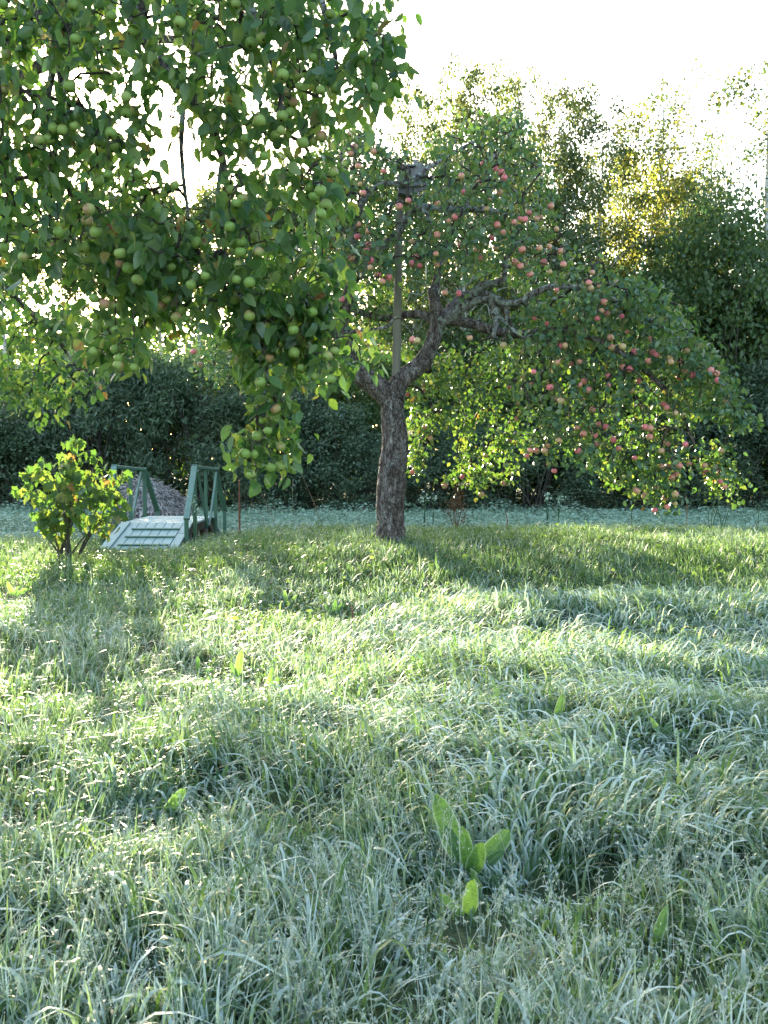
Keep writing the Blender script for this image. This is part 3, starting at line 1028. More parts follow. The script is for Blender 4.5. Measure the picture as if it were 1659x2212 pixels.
z3g = [(720,183),(698,213),(785,230),(762,262),(803,268),(595,100),(515,30),(558,50),(825,122),(745,45),(768,15),(1022,100),(1078,112),(1027,32),(1013,183),(886,82),(406,180),(453,205),(498,213),(420,295),(500,315),(500,400),(512,437),(512,468),(405,410),(580,478),(1078,255),(1150,298),(1155,250),(1260,288),(1268,318),(1350,240),(1165,437),(1125,543),(1415,430),(1415,485),(1362,518),(1428,530),(1445,408),(1270,415),(1300,480),(1192,658),(1192,702),(1118,708),(1158,752),(1112,775),(1190,812),(1215,822),(1097,855),(1057,852),(1170,910),(1210,905),(1085,940),(1270,545),(1410,372)]
green = [(x / 2, y / 2) for x, y in z1g] + [(x / 2, 554.7 + y / 2) for x, y in z3g]
seen = []
for q in green:
    if all((q[0] - s[0]) ** 2 + (q[1] - s[1]) ** 2 > 64 for s in seen):
        seen.append(q)
gpts = np.array([P(x, y, 3.68 + .3 * rng.random() if y < 640 else 3.85 + .15 * rng.random()) for x, y in seen])
fills = []
for poly, n, d0, d1 in (
        ([(-120, -150), (830, -150), (840, 60), (820, 190), (760, 290), (750, 440), (710, 540), (640, 620), (500, 640), (460, 480), (440, 330), (330, 200), (330, 300), (400, 440), (430, 640), (250, 640), (0, 600), (-120, 600)], 345, 3.7, 4.7),
        ([(-300, -350), (700, -350), (760, -60), (700, 300), (500, 260), (300, 100), (300, 330), (330, 480), (-100, 420)], 130, 4.7, 6.2),
        ([(-150, -300), (640, -300), (620, 60), (420, 150), (250, 60), (120, 200), (-100, 220)], 110, 4.6, 6.0),
        ([(180, 480), (420, 480), (520, 600), (480, 690), (320, 690), (240, 640)], 70, 3.8, 4.6),
        ([(-20, 380), (300, 400), (330, 560), (280, 650), (100, 560), (-20, 580)], 34, 4.2, 5.2),
        ([(490, 650), (700, 600), (720, 640), (690, 740), (720, 820), (640, 820), (560, 780), (530, 840), (510, 740)], 70, 3.85, 4.3),
        ([(570, 850), (610, 850), (630, 920), (650, 985), (600, 1010), (530, 1020), (520, 985)], 15, 3.9, 4.1),
        ([(770, 730), (800, 790), (760, 790)], 3, 3.9, 4.05),
        ([(690, 540), (740, 580), (700, 620)], 4, 3.9, 4.05),
        ([(820, 20), (855, 50), (850, 170), (815, 220), (800, 120)], 8, 3.9, 4.2),
        ([(-40, 590), (80, 600), (180, 690), (200, 760), (195, 870), (80, 905), (-40, 880)], 95, 6.5, 7.4),
        ([(180, 690), (320, 700), (330, 790), (260, 780), (170, 760)], 22, 4.4, 5.2)):
    qs = sgn_poly(poly, n)
    fills += [P(x, y, d0 + (d1 - d0) * rng.random()) for x, y in qs]
fills = np.array(fills)
targets = np.vstack((gpts + (0, 0, .05), fills))
ends = tf.grow(targets, up=1.0, arch=.10, sag=.35, step=.045)
bare = sgn_poly([(-60, -100), (760, -100), (760, 200), (700, 480), (640, 700), (480, 660), (300, 640), (0, 600)], 420)
n_leafy = len(tf.pos)
tf.grow(np.array([P(x, y, 4.0 + 1.2 * rng.random()) for x, y in bare]), up=1.4, arch=.05, sag=.5, step=.06)
tf.radii(.0022, .43, .014)
b = Batch(); tf.tubes(b, 5)
add('twigs', b.mesh('twigs'), MATS['twig_bark'], NEAR, kind='stuff')
tf.rad[n_leafy:] = np.maximum(tf.rad[n_leafy:], .0046)
pos, M, sc = place_leaves(tf, .0044, .5, ends, 12, (.038, .074), APPLE_LEAVES, 0, spread=.045, down=(.15, 1.2))
ok = clear_before(pos, M, sc, gpts, .028, .25)
pos, M, sc = pos[ok], M[ok], sc[ok]
q = to_px(pos)
hole = ((q[:, 0] > 345) & (q[:, 0] < 460) & (q[:, 1] > 180) & (q[:, 1] < 430) & (np.abs(q[:, 0] - 350 - (q[:, 1] - 180) * .3) < 45))
ok = ~(hole & (rng.random(len(pos)) < .85))
pos, M, sc, q = pos[ok], M[ok], sc[ok], q[ok]
inside = (q[:, 0] > 10) & (q[:, 0] < 900) & (q[:, 1] > 10)
build_leaves(pos, M, sc, APPLE_LEAVES, MATS['leaf_green_apple'], NEAR, 300, pos[:, 1] - 12 * sc + np.where(inside, 0, 50))
put_apples(gpts, .56 + .24 * rng.random(len(gpts)), GREEN_APPLE, NEAR)
print('near tree leaves', len(pos), 'apples', len(gpts))


# ------------------------------------------------------------------ beams and boards
def beam_mesh(name, p0, p1, w, h, up=(0, 0, 1), ch=.12):
    """a board from p0 to p1, w across, h thick, with chamfered long edges"""
    p0 = np.asarray(p0, float); p1 = np.asarray(p1, float)
    t = p1 - p0; t /= np.linalg.norm(t)
    x = np.cross(t, np.asarray(up, float)); x /= np.linalg.norm(x)
    z = np.cross(x, t)
    c = ch * min(w, h)
    prof = [(-w / 2 + c, -h / 2), (w / 2 - c, -h / 2), (w / 2, -h / 2 + c), (w / 2, h / 2 - c), (w / 2 - c, h / 2), (-w / 2 + c, h / 2), (-w / 2, h / 2 - c), (-w / 2, -h / 2 + c)]
    V = [p0 + x * a + z * b for a, b in prof] + [p1 + x * a + z * b for a, b in prof]
    Q = [(k, (k + 1) % 8, 8 + (k + 1) % 8, 8 + k) for k in range(8)]
    b = Batch()
    b.put(np.array(V), np.array(Q), np.array([tuple(range(7, -1, -1)), tuple(range(8, 16))]))
    return b.mesh(name, smooth=False)


def beam(name, p0, p1, w, h, mat, parent, up=(0, 0, 1)):
    return add(name, beam_mesh(name, p0, p1, w, h, up), MATS[mat], parent, world=parent.name[:7] != 'railing')


# nesting box on its pole, standing in the fork of the red apple tree
pb = P(856, 815, 13.0)
BH = thing('birdhouse', 'weathered grey wooden birdhouse on a long pole in the fork of the red apple tree', 'birdhouse', (pb[0], pb[1], pb[2]))
pt = P(867, 400, 12.75)
pole_p, pole_r = smooth_path([pb, P(859, 640, 12.9), P(862, 480, 12.8), pt], [.058, .052, .046, .044], .05)
V, Q, T = tube(pole_p, pole_r, 12, True)
b = Batch(); b.put(V, Q, T); add('pole', b.mesh('pole'), MATS['pole_wood'], BH)
bl, bt = P(862, 418, 12.62), P(862, 366, 12.62)
for k in range(3):
    x0 = bl[0] + .03 + k * .058
    beam('front_board', (x0, 12.62, bl[2] - .01 * k), (x0 + .004, 12.62, bt[2] + .012 * (k - 1)), .055, .02, 'board_weathered', BH, up=(0, 1, 0))
for s in (0, 1):
    x0 = bl[0] + .0 + s * .175
    beam('side_board', (x0, 12.735, bl[2]), (x0, 12.735, bt[2] + .03), .02, .20, 'board_weathered', BH, up=(0, 1, 0))
beam('back_board', (bl[0] + .0875, 12.845, bl[2] - .05), (bl[0] + .0875, 12.845, bt[2] + .08), .19, .02, 'board_weathered', BH, up=(0, 1, 0))
beam('floor_board', (bl[0] + .0875, 12.64, bl[2] + .01), (bl[0] + .0875, 12.83, bl[2] + .01), .15, .018, 'board_weathered', BH)
beam('roof_board', (bl[0] + .085, 12.55, bt[2] + .035), (bl[0] + .085, 12.92, bt[2] + .10), .25, .02, 'board_weathered', BH)
for k in range(3):
    a = P(899 + k * 9, 418 - k * 4, 12.6); c2 = P(897 + k * 9, 346 + k * 7, 12.66)
    beam('shield_board', a, c2, .05, .018, 'board_weathered', BH, up=(0, 1, 0))
beam('cleat', P(858, 404, 12.58), P(922, 398, 12.575), .03, .02, 'board_weathered', BH)

rp = P(920, 566, 12.05)
rod = bpy.data.objects.new('hanging_rod', None)
V, Q, T = tube([P(920, 566, 12.05), P(920, 585, 12.05), P(920.5, 604, 12.05)], [.009, .011, .010], 8)
b = Batch(); b.put(V, Q, T)
V, Q, T = tube([P(919, 520, 12.1), P(919.6, 545, 12.06), P(920, 567, 12.05)], [.0025, .0025, .0025], 4)
b.put(V, Q, T)
tag(add('hanging_rod', b.mesh('hanging_rod'), MATS['rod_pale']), 'short pale rod hanging straight down inside the red apple tree', 'rod')

# ------------------------------------------------------------------ footbridge over the ditch
XL, XR = -3.80, -2.78
BR = thing('footbridge', 'small hump-backed wooden footbridge with green railings and a frosted plank ramp', 'footbridge', (-3.3, 13.3, float(ground(-3.3, 13.3))))
f_y, f_z, d_y, d_z, e_y, b_y, b_z = 13.22, .20, 14.42, .50, 16.2, 17.25, .02
nrm = np.array((0, -(d_z - f_z), d_y - f_y)); nrm /= np.linalg.norm(nrm)
npl = 8
wpl = (XR - XL) / npl
for k in range(npl):
    x = XL + wpl * (k + .5)
    cut = .35 + .3 * ((k * 37) % 10) / 10
    a = np.array((x, f_y + rng.normal(0, .008), f_z)); e = np.array((x, d_y, d_z))
    mid = a + (e - a) * cut
    gap = (e - a) / np.linalg.norm(e - a) * .004
    for p0, p1 in ((a, mid - gap), (mid + gap, e)):
        o_ = nrm * rng.normal(0, .002)
        beam('plank', p0 + o_, p1 + o_, wpl - .007, .028, 'paint_deck', BR, up=nrm)
beam('edge_board', np.array((XL + .06, f_y - .02, f_z)) + nrm * .028, np.array((XL + .06, d_y, d_z)) + nrm * .028, .13, .024, 'paint_deck', BR, up=nrm)
for k in range(3):
    t = .18 + .28 * k
    c = np.array((0, f_y + (d_y - f_y) * t, f_z + (d_z - f_z) * t)) + nrm * .027
    beam('cleat', c + (XL + .2 + .01 * k, 0, 0), c + (XR - .14 + .012 * k, 0, 0), .035, .026, 'paint_green', BR, up=nrm)  # dark green here puts the shade beneath the cleats into their colour
nd = 13
for k in range(nd):
    y = d_y + (e_y - d_y) * (k + .5) / nd
    beam('plank', (XL - .02, y, d_z + rng.normal(0, .002)), (XR + .02 + rng.normal(0, .008), y, d_z + rng.normal(0, .002)), (e_y - d_y) / nd - .008, .03, 'paint_deck', BR)
n2 = np.array((0, d_z - b_z, b_y - e_y)); n2 /= np.linalg.norm(n2)
for k in range(npl):
    x = XL + wpl * (k + .5)
    beam('plank', (x, e_y + .01, d_z), (x, b_y, b_z), wpl - .007, .028, 'paint_deck', BR, up=n2)
for x in (XL + .1, XR - .1):
    beam('stringer', (x, d_y - .02, d_z - .09), (x, e_y + .02, d_z - .09), .09, .14, 'log_dark', BR)
    beam('stringer', (x, f_y + .15, f_z - .09), (x, d_y - .04, d_z - .10), .08, .12, 'log_dark', BR)
    beam('stringer', (x, e_y + .04, d_z - .10), (x, b_y - .1, b_z - .08), .08, .12, 'log_dark', BR)
for x in (XL + .12, XR - .12, (XL + XR) / 2):
    for y in (14.6, 15.25, 15.95):
        V, Q, T = tube([(x, y, -.6), (x + .01, y, d_z - .165)], [.07, .065], 10)
        b = Batch(); b.put(V, Q, T); add('pile', b.mesh('pile'), MATS['log_dark'], BR)
for x, s in ((XR + .04, 1), (XL - .10, -1)):
    RL = bpy.data.objects.new('railing', None); C.objects.link(RL); RL.empty_display_size = .1
    RL.parent = BR; RL.location = -Vector(BR.location)
    A, Bp, Cc, D = (x, 13.8, .62), (x, 14.42, 1.33), (x, 16.2, 1.27), (x, 17.1, .56)
    for p0, p1 in ((A, Bp), (Bp, Cc), (Cc, D)):
        p0 = np.array(p0); p1 = np.array(p1)
        t = (p1 - p0) / np.linalg.norm(p1 - p0)
        beam('rail', p0 - t * .02, p1 + t * .02, .085, .042, 'paint_green', RL)
    for (yy, zt), zb in zip(((13.8, .60), (14.42, 1.305), (16.2, 1.245), (17.1, .54)), (.15, .25, -.25, -.2)):
        beam('post', (x - s * .004, yy, zb), (x - s * .004, yy, zt), .055, .055, 'paint_green', RL, up=(0, 1, 0))
    beam('brace', (x, 15.31, .36), (x, 15.31, 1.27), .05, .04, 'paint_green', RL, up=(0, 1, 0))
    beam('brace', (x + s * .03, 15.22, .40), (x + s * .03, 14.50, 1.27), .045, .03, 'paint_green', RL, up=(1, 0, 0))
    beam('brace', (x + s * .03, 15.40, .40), (x + s * .03, 16.12, 1.22), .045, .03, 'paint_green', RL, up=(1, 0, 0))

# ------------------------------------------------------------------ hay heap
hc = P(312, 1112, 20.0); hz = float(ground(hc[0], 20.0))
HAY = thing('hay_heap', 'grey heap of old hay on the meadow behind the footbridge', 'hay heap', (hc[0], 20.0, hz))


def hay_r(th, s):
    return 1.0


hN, hM = 64, 22
hv = []


def hay_pt(a, s):
    """a: angle; s: 0 top .. 1 foot"""
    r = .92 * s ** .85 + .14 * s ** 4 * (1 + math.cos(a))
    z = 1.20 * (1 - s ** 1.75)
    n = mnoise.fractal(Vector((math.cos(a) * 1.8 * s, math.sin(a) * 1.8 * s, z * 2)), .9, 2, 4)
    r *= 1 + .16 * n
    return np.array((hc[0] + r * math.cos(a) * 1.25, 20 + r * math.sin(a), hz - .06 + max(z, 0) + .05 * n))


for i in range(hM + 1):
    for k in range(hN):
        hv.append(hay_pt(2 * math.pi * k / hN, max(i / hM, .004)))
hq = [(i * hN + k, i * hN + (k + 1) % hN, (i + 1) * hN + (k + 1) % hN, (i + 1) * hN + k) for i in range(hM) for k in range(hN)]
add('core', mesh_from('core', np.array(hv)[:, :], np.array(hq)[:, ::-1]), MATS['straw_core'], HAY)
b = Batch()
for k in range(5200):
    a, s = rng.random() * 6.283, rng.random() ** .6
    p = hay_pt(a, max(s, .02)); p2 = hay_pt(a, min(s + .05, 1.0))
    dn = p2 - p; dn /= np.linalg.norm(dn) + 1e-6
    out = np.array((math.cos(a), math.sin(a), .5))
    d = dn * .8 + rng.normal(0, .5, 3) + out * .05
    d /= np.linalg.norm(d)
    L = .07 + .13 * rng.random(); w = .006 + .007 * rng.random()
    sd_ = np.cross(d, out); sd_ /= np.linalg.norm(sd_) + 1e-6
    p0 = p + out * .012
    p1 = p0 + d * L * .5 + out * .012; p2 = p0 + d * L - np.array((0, 0, .3)) * L * .4
    b.put([p0 - sd_ * w, p0 + sd_ * w, p1 - sd_ * w, p1 + sd_ * w, p2 - sd_ * w * .4, p2 + sd_ * w * .4], [(0, 1, 3, 2), (2, 3, 5, 4)], rnd=rng.random())
add('straw', b.mesh('straw'), MATS['straw'], HAY, kind='stuff')

# ------------------------------------------------------------------ currant bush
cb = P(150, 1186, 12.3); cb[2] = float(ground(cb[0], cb[1]))
CUR = thing('currant_bush', 'currant bush with sunlit yellow-green lobed leaves standing left of the footbridge', 'bush', cb)
tc = Twigs()
tips = [(60, 1010), (85, 1100), (110, 1000), (155, 958), (160, 1010), (215, 985), (200, 1040), (262, 1035), (250, 1090), (120, 1060), (175, 1085), (225, 1120), (90, 1150)]
for k, (x, y) in enumerate(tips):
    e = P(x, y, 12.3 + rng.normal(0, .22))
    s0 = cb + (rng.normal(0, .06), rng.normal(0, .06), -.03)
    md = s0 * .55 + e * .45 + (rng.normal(0, .04), rng.normal(0, .05), .06)
    pts, rr = smooth_path([s0, s0 * .8 + md * .2 + (0, 0, .03), md, e], [.018, .016, .011, .005], .06)
    V, Q, T = tube(pts, rr, 6)
    b = Batch(); b.put(V, Q, T); add('stem', b.mesh('stem'), MATS['dark_bark'], CUR)
    tc.limb_nodes(pts[len(pts) // 3:])
cf = [P(x, y, 12.3 + rng.normal(0, .28)) for x, y in sgn_poly([(45, 1015), (100, 985), (140, 1010), (145, 955), (172, 950), (180, 1010), (205, 980), (225, 985), (232, 1015), (275, 1025), (270, 1085), (250, 1125), (225, 1155), (165, 1140), (90, 1165), (75, 1130), (60, 1090)], 130)]
ce = tc.grow(np.array(cf), up=.2, arch=.1, sag=.1, step=.05)
tc.radii(.0022, .4, .007)
b = Batch(); tc.tubes(b, 4)
add('twigs', b.mesh('twigs'), MATS['dark_bark'], CUR, kind='stuff')
pos, M, sc = place_leaves(tc, .004, .22, ce, 4, (.075, .125), LOBED, 0, spread=.05, down=(.3, 1.5))
keep = rng.permutation(len(pos))
build_leaves(pos, M, sc, LOBED, MATS['leaf_currant'], CUR, 300, pos[:, 1])
print('currant leaves', len(pos))


# ------------------------------------------------------------------ forest
def crown_leaves(cl, n_per, spread, tmpl, size, down=.3):
    cl = np.asarray(cl)
    k = np.repeat(np.arange(len(cl)), n_per)
    pos = cl[k, :3] + rng.normal(0, 1, (len(k), 3)) * (cl[k, 3] * spread)[:, None] * (1, 1, .8)
    d = rand_unit(len(k)) - (0, 0, down)
    M = frames(d, rand_unit(len(k)))
    s = size[0] + (size[1] - size[0]) * rng.random(len(k))
    V, F, ix = scatter(*tmpl, pos, M, s)
    base = rng.random(len(cl)) * .5
    return V, F, (base[k] + rng.random(len(k)) * .5)[ix]


def birch_proto(H, w, n_br, n_leaf, lo, size, seed, bend=.2):
    """unit tree: trunk mesh and crown mesh (branches and leaves)"""
    tp = [(0, 0, -.3)]
    x = y = 0
    for k in range(1, 9):
        x += rng.normal(0, bend * .5); y += rng.normal(0, bend * .5)
        tp.append((x * .6, y * .6, H * k / 8))
    p, r = smooth_path(tp, [.013 * H * (1 - .93 * k / 8) for k in range(9)], .5)
    V, Q, T = tube(p, r, 8)
    bt = Batch(); bt.put(V, Q, T)
    bc = Batch(); cl = []
    for k in range(n_br):
        t = lo + (1 - lo) * ((k + rng.random()) / n_br)
        i = min(len(p) - 2, int(t * (len(p) - 1)))
        s = p[i]
        prof = math.sin(min(1, (1 - t) / (1 - lo) * 1.2 + .13) * math.pi * .62) ** .7
        L = w * prof * (.6 + .55 * rng.random())
        a = rng.random() * 6.283
        el = .75 * t + .1
        e = s + np.array((math.cos(a) * L, math.sin(a) * L, L * el))
        m = (s + e) / 2 + (0, 0, .12 * L)
        tip = e + np.array((math.cos(a) * .12 * L, math.sin(a) * .12 * L, -.22 * L))
        pp, rr = smooth_path([s, m, e, tip], [r[i] * .4, r[i] * .28, r[i] * .15, .004], .35)
        V, Q, T = tube(pp, rr, 4)
        bt.put(V, Q, T)
        for j in range(max(2, int(L * 3))):
            f = .3 + .7 * rng.random()
            c = pp[min(len(pp) - 1, int(f * len(pp)))]
            cl.append((*(c + rng.normal(0, .12, 3) - (0, 0, .1)), .22 + .3 * rng.random() * prof))
    cl.append((*(p[-1] + (0, 0, .05)), .15))
    V, F, rn = crown_leaves(cl, max(1, n_leaf // len(cl)), .62, RHOMB, size)
    bc.put(V, *F, rnd=rn)
    return bt.mesh('trunk'), bc.mesh('crown', smooth=False)


def shrub_proto(H, w, n_cl, n_leaf, tmpl, size, cr=.5, stems=7, topness=.5):
    bt = Batch(); cl = []
    for k in range(n_cl):
        a = rng.random() * 6.283
        t = rng.random() ** .75
        rr = w * math.sqrt(max(.02, 1 - (abs(t - .42) / .62) ** 2)) * (.45 + .55 * rng.random() ** .5)
        cl.append((rr * math.cos(a), rr * math.sin(a), H * (.04 + .94 * t), cr * (.5 + .7 * rng.random())))
    for k in range(stems):
        c = cl[int(rng.integers(0, n_cl))]
        a = rng.random() * 6.283
        s = np.array((.25 * w * math.cos(a) * .6, .25 * w * math.sin(a) * .6, -.2))
        e = np.array(c[:3]) * (.8, .8, 1)
        pp, rr = smooth_path([s, s * .6 + e * .4 + (0, 0, .3), e], [.05, .035, .012], .3)
        V, Q, T = tube(pp, rr, 5)
        bt.put(V, Q, T)
    V, F, rn = crown_leaves(cl, max(1, n_leaf // n_cl), .55, tmpl, size, .2)
    bc = Batch(); bc.put(V, *F, rnd=rn)
    return bt.mesh('stems'), bc.mesh('crown', smooth=False)


BIRCH = [birch_proto(12, 2.1, 64, 12000, .25, (.10, .17), 1), birch_proto(12, 1.8, 58, 10500, .22, (.10, .17), 2),
         birch_proto(12, 2.4, 66, 12500, .2, (.10, .17), 3)]
SPARSE = [birch_proto(12, 1.7, 42, 4600, .38, (.09, .15), 4), birch_proto(12, 1.5, 40, 4200, .35, (.09, .15), 5)]
HIGH = [birch_proto(11, 2.2, 38, 7800, .71, (.12, .2), 6, .12), birch_proto(11, 2.1, 36, 7200, .71, (.12, .2), 7, .12), birch_proto(11, 1.8, 26, 4800, .85, (.12, .2), 8, .12), birch_proto(11, 1.8, 26, 4600, .85, (.12, .2), 8, .12)]
GOLD_GLOW = [birch_proto(9, 2.2, 46, 9000, .2, (.10, .17), 9), birch_proto(9, 1.9, 40, 7500, .2, (.10, .17), 10)]
ALDER = [shrub_proto(8, 2.5, 130, 12000, RHOMB, (.12, .2), .7), shrub_proto(8, 2.2, 110, 10500, RHOMB, (.12, .2), .7)]
WILLOW = [shrub_proto(4.5, 2.2, 62, 11000, NARROW, (.13, .24), .62, 14), shrub_proto(4.5, 2.0, 54, 10000, NARROW, (.13, .24), .6, 14), shrub_proto(4.5, 1.8, 70, 9500, RHOMB, (.09, .16), .55, 14)]


def far_tree(name, protos, i, px, top, d, H0, wf, label, cat, mats, group):
    base = P(px, 1100, d)
    gz = float(ground(base[0], d))
    H = P(px, top, d)[2] - gz
    if name == 'willow_bush':
        H += rng.uniform(-.45, .5)
        wf *= .85 + .35 * rng.random()
        i = int(rng.integers(0, 3))
    root = thing(name, label, cat, (base[0], d, gz), group)
    tr, cr = protos[i % len(protos)]
    s = H / H0
    ang = rng.random() * 6.283
    names = ('trunk', 'crown') if name != 'willow_bush' else ('stems', 'crown')
    for nm, me, mt in ((names[0], tr, mats[0]), (names[1], cr, mats[1])):
        if not me.materials:
            me.materials.append(MATS[mt])
        o = bpy.data.objects.new(nm, me)
        C.objects.link(o)
        o.parent = root
        o.rotation_euler = (0, 0, ang)
        o.scale = (wf, wf, s)
    return root


birches = [
    (890, 200, 37, 1, .8, 'slim birch rising just left of the birdhouse, behind the red apple tree'),
    (955, 225, 40, 0, .9, 'birch topping out right above the birdhouse, behind the red apple tree'),
    (1040, 155, 38, 1, .95, 'tallest birch behind the top of the red apple tree'),
    (1108, 185, 41, 2, .8, 'birch just right of the tallest one behind the red apple tree'),
    (1195, 205, 39, 0, .95, 'birch behind the upper right shoulder of the red apple tree'),
    (1275, 275, 37, 2, .9, 'bushy lower birch between the red apple tree and the golden sunlit birch'),
    (1345, 350, 42, 1, 1.0, 'short birch close left of the golden sunlit birch'),
    (1500, 400, 43, 0, 1.0, 'birch half hidden behind the dark round alder at right'),
    (1010, 330, 35, 2, .9, 'lower birch directly behind the crown of the red apple tree'),
    (1140, 350, 36, 0, .9, 'low birch behind the right half of the red apple tree crown'),
    (1230, 420, 35, 1, 1.0, 'lowest birch behind the right shoulder of the red apple tree'),
    (790, 390, 42, 0, .9, 'birch behind the gap between the two apple trees'),
    (1720, 300, 39, 2, 1.0, 'leafy birch beyond the right edge of the wood'),
    (1840, 330, 41, 0, 1.0, 'outermost birch on the right of the wood'),
]
for px, top, d, i, wf, lab in birches:
    far_tree('birch_tree', BIRCH, i, px, top, d, 12, wf, lab, 'tree', ('birch_bark', 'leaf_birch'), 'birches of the wood')
sparse = [
    (1405, 185, 38, 0, 1.3, 'tall birch with a thin pointed top above the golden ones at right'),
    (1640, 135, 36, 1, 1.3, 'tall thin birch with a pale trunk at the right edge'),
    (1515, 300, 40, 0, 1.0, 'wispy thin birch between the golden birch and the right edge'),
]
for px, top, d, i, wf, lab in sparse:
    far_tree('birch_tree', SPARSE, i, px, top, d, 12, wf, lab, 'tree', ('birch_bark', 'leaf_birch'), 'birches of the wood')
for px, top, d, i, wf, lab in ((1400, 360, 37.5, 0, 1.0, 'golden leafy birch at right, sun glow painted into its yellowing leaves'), (1455, 400, 39, 1, .9, 'second golden birch with sun glow in its leaf colour, close right of the brightest one')):
    far_tree('birch_tree', GOLD_GLOW, i, px, top, d, 9, wf, lab, 'tree', ('birch_bark', 'leaf_birch_gold'), 'birches of the wood')
highcrown = [
    (-90, 440, 40, 0, 1.0, 'high-crowned birch past the left edge of the willows'),
    (15, 470, 38, 1, 1.0, 'high-crowned birch at the left edge above the willows'),
    (172, 450, 39, 1, .62, 'white-stemmed birch seen above the dark willows, farthest left of three'),
    (262, 470, 38, 0, .95, 'middle of three white-stemmed birches above the dark willows'),
    (350, 465, 39.5, 1, 1.0, 'white-stemmed birch above the dark willows, rightmost of three'),
    (435, 455, 38, 2, 1.0, 'high-crowned birch behind the middle boughs of the green apple tree'),
    (515, 440, 39, 3, 1.0, 'high-crowned birch behind the lower boughs of the green apple tree'),
    (590, 450, 38, 0, 1.0, 'high-crowned birch behind the right boughs of the green apple tree'),
    (670, 430, 40, 1, 1.0, 'high-crowned birch behind the left boughs of the red apple tree'),
]
for px, top, d, i, wf, lab in highcrown:
    far_tree('birch_tree', HIGH, i, px, top, d, 11, wf, lab, 'tree', ('birch_bark', 'leaf_birch'), 'birches of the wood')
alders = [
    (1545, 410, 34.5, 0, 1.0, 'dense round-topped dark alder at right, left of the thin edge birch'),
    (1625, 520, 36, 1, 1.0, 'dark alder at the right edge under the thin birch'),
    (1450, 520, 36, 1, .95, 'dark alder below the golden sunlit birch'),
    (1360, 600, 34, 0, .9, 'dark alder behind the drooping right boughs of the red apple tree'),
    (1265, 660, 34.5, 1, .85, 'low alder behind the middle of the drooping right boughs'),
    (1170, 680, 35, 0, .85, 'alder behind the lichen-grey limbs of the red apple tree'),
    (1075, 700, 34.5, 1, .8, 'alder behind the sunlit hanging twigs right of the trunk'),
    (975, 720, 35, 0, .8, 'alder just right of the bare apple trunk, at the wood edge'),
    (885, 740, 34.5, 1, .8, 'alder right behind the bare apple trunk'),
    (790, 760, 35, 0, .8, 'alder just left of the bare apple trunk, at the wood edge'),
    (95, 775, 36, 0, .8, 'alder behind the willows, above the currant bush'),
    (295, 742, 36.5, 1, .7, 'alder behind the willows, above the hay heap'),
    (490, 755, 36, 0, .75, 'alder behind the willows, right of the footbridge'),
    (650, 765, 36.5, 1, .8, 'alder behind the willows, left of the bare apple trunk'),
    (1725, 560, 35, 0, 1.0, 'alder beyond the right edge of the dark wood'),
    (1830, 600, 35, 1, 1.0, 'outermost alder at the right end of the wood'),
]
for px, top, d, i, wf, lab in alders:
    far_tree('alder_tree', ALDER, i, px, top, d, 8, wf, lab, 'tree', ('dark_bark', 'leaf_alder'), 'alders at the wood edge')
willows = [
    (-150, 880, 33, 0, 1.0, 'willow bush beyond the left edge of the meadow'),
    (-60, 880, 33.5, 1, 1.0, 'willow bush at the far left end of the meadow edge'),
    (35, 880, 33, 0, 1.0, 'low dark willow bush at the left edge, behind the currant bush'),
    (130, 815, 33.5, 1, 1.05, 'dark willow bush rising behind the currant bush'),
    (230, 785, 33, 0, 1.1, 'tall dark willow bush above the left railing of the footbridge'),
    (340, 768, 33.5, 1, 1.1, 'tallest dark willow bush, behind the hay heap'),
    (440, 790, 33, 0, 1.1, 'dark willow bush above the right railing of the footbridge'),
    (540, 840, 32.5, 1, 1.0, 'dark willow bush behind the lowest hanging green apples'),
    (630, 860, 33, 0, 1.0, 'dark willow bush midway between the footbridge and the apple trunk'),
    (720, 880, 32.5, 1, 1.0, 'low dark willow bush close left of the apple trunk'),
    (800, 940, 32, 0, .8, 'low willow bush hidden partly by the left side of the apple trunk'),
    (930, 950, 32, 1, .9, 'low willow bush close right of the apple trunk'),
    (1040, 930, 32.5, 0, .9, 'low willow bush under the sunlit hanging twigs'),
    (1150, 920, 32, 1, .9, 'low willow bush right of the sunlit hanging twigs'),
    (1260, 920, 32.5, 0, .9, 'low willow bush under the lowest red apples'),
    (1370, 900, 32, 1, .95, 'low willow bush behind the tips of the drooping boughs'),
    (1480, 860, 32.5, 0, 1.0, 'willow bush behind the far right apples'),
    (1580, 820, 32, 1, 1.0, 'willow bush at the right end of the drooping boughs'),
    (1680, 800, 32.5, 0, 1.0, 'willow bush at the right edge of the meadow'),
    (1790, 820, 32.5, 1, 1.0, 'willow bush beyond the right end of the meadow'),
]
for px, top, d, i, wf, lab in willows:
    far_tree('willow_bush', WILLOW, i, px, top, d, 4.5, wf * .95, lab, 'bush', ('dark_bark', 'leaf_willow'), 'willow bushes along the meadow')
# the depth of the wood behind, one mass
cl = []
for k in range(2100):
    x = -38 + 78 * rng.random()
    y = 39 + (22 if x < -1 else 14) * rng.random()
    hmax = (3.8 + (y - 39) * .30) if x < -1 else 8.5
    cl.append((x, y, .2 + hmax * rng.random() ** .8, .9))
V, F, rn = crown_leaves(cl, 34, .9, RHOMB, (.35, .6), .2)
b = Batch(); b.put(V, *F, rnd=rn)
tag(add('forest_depth', b.mesh('forest_depth', smooth=False), MATS['leaf_alder'], kind='stuff'), 'dark depth of the wood behind the meadow bushes', 'wood')


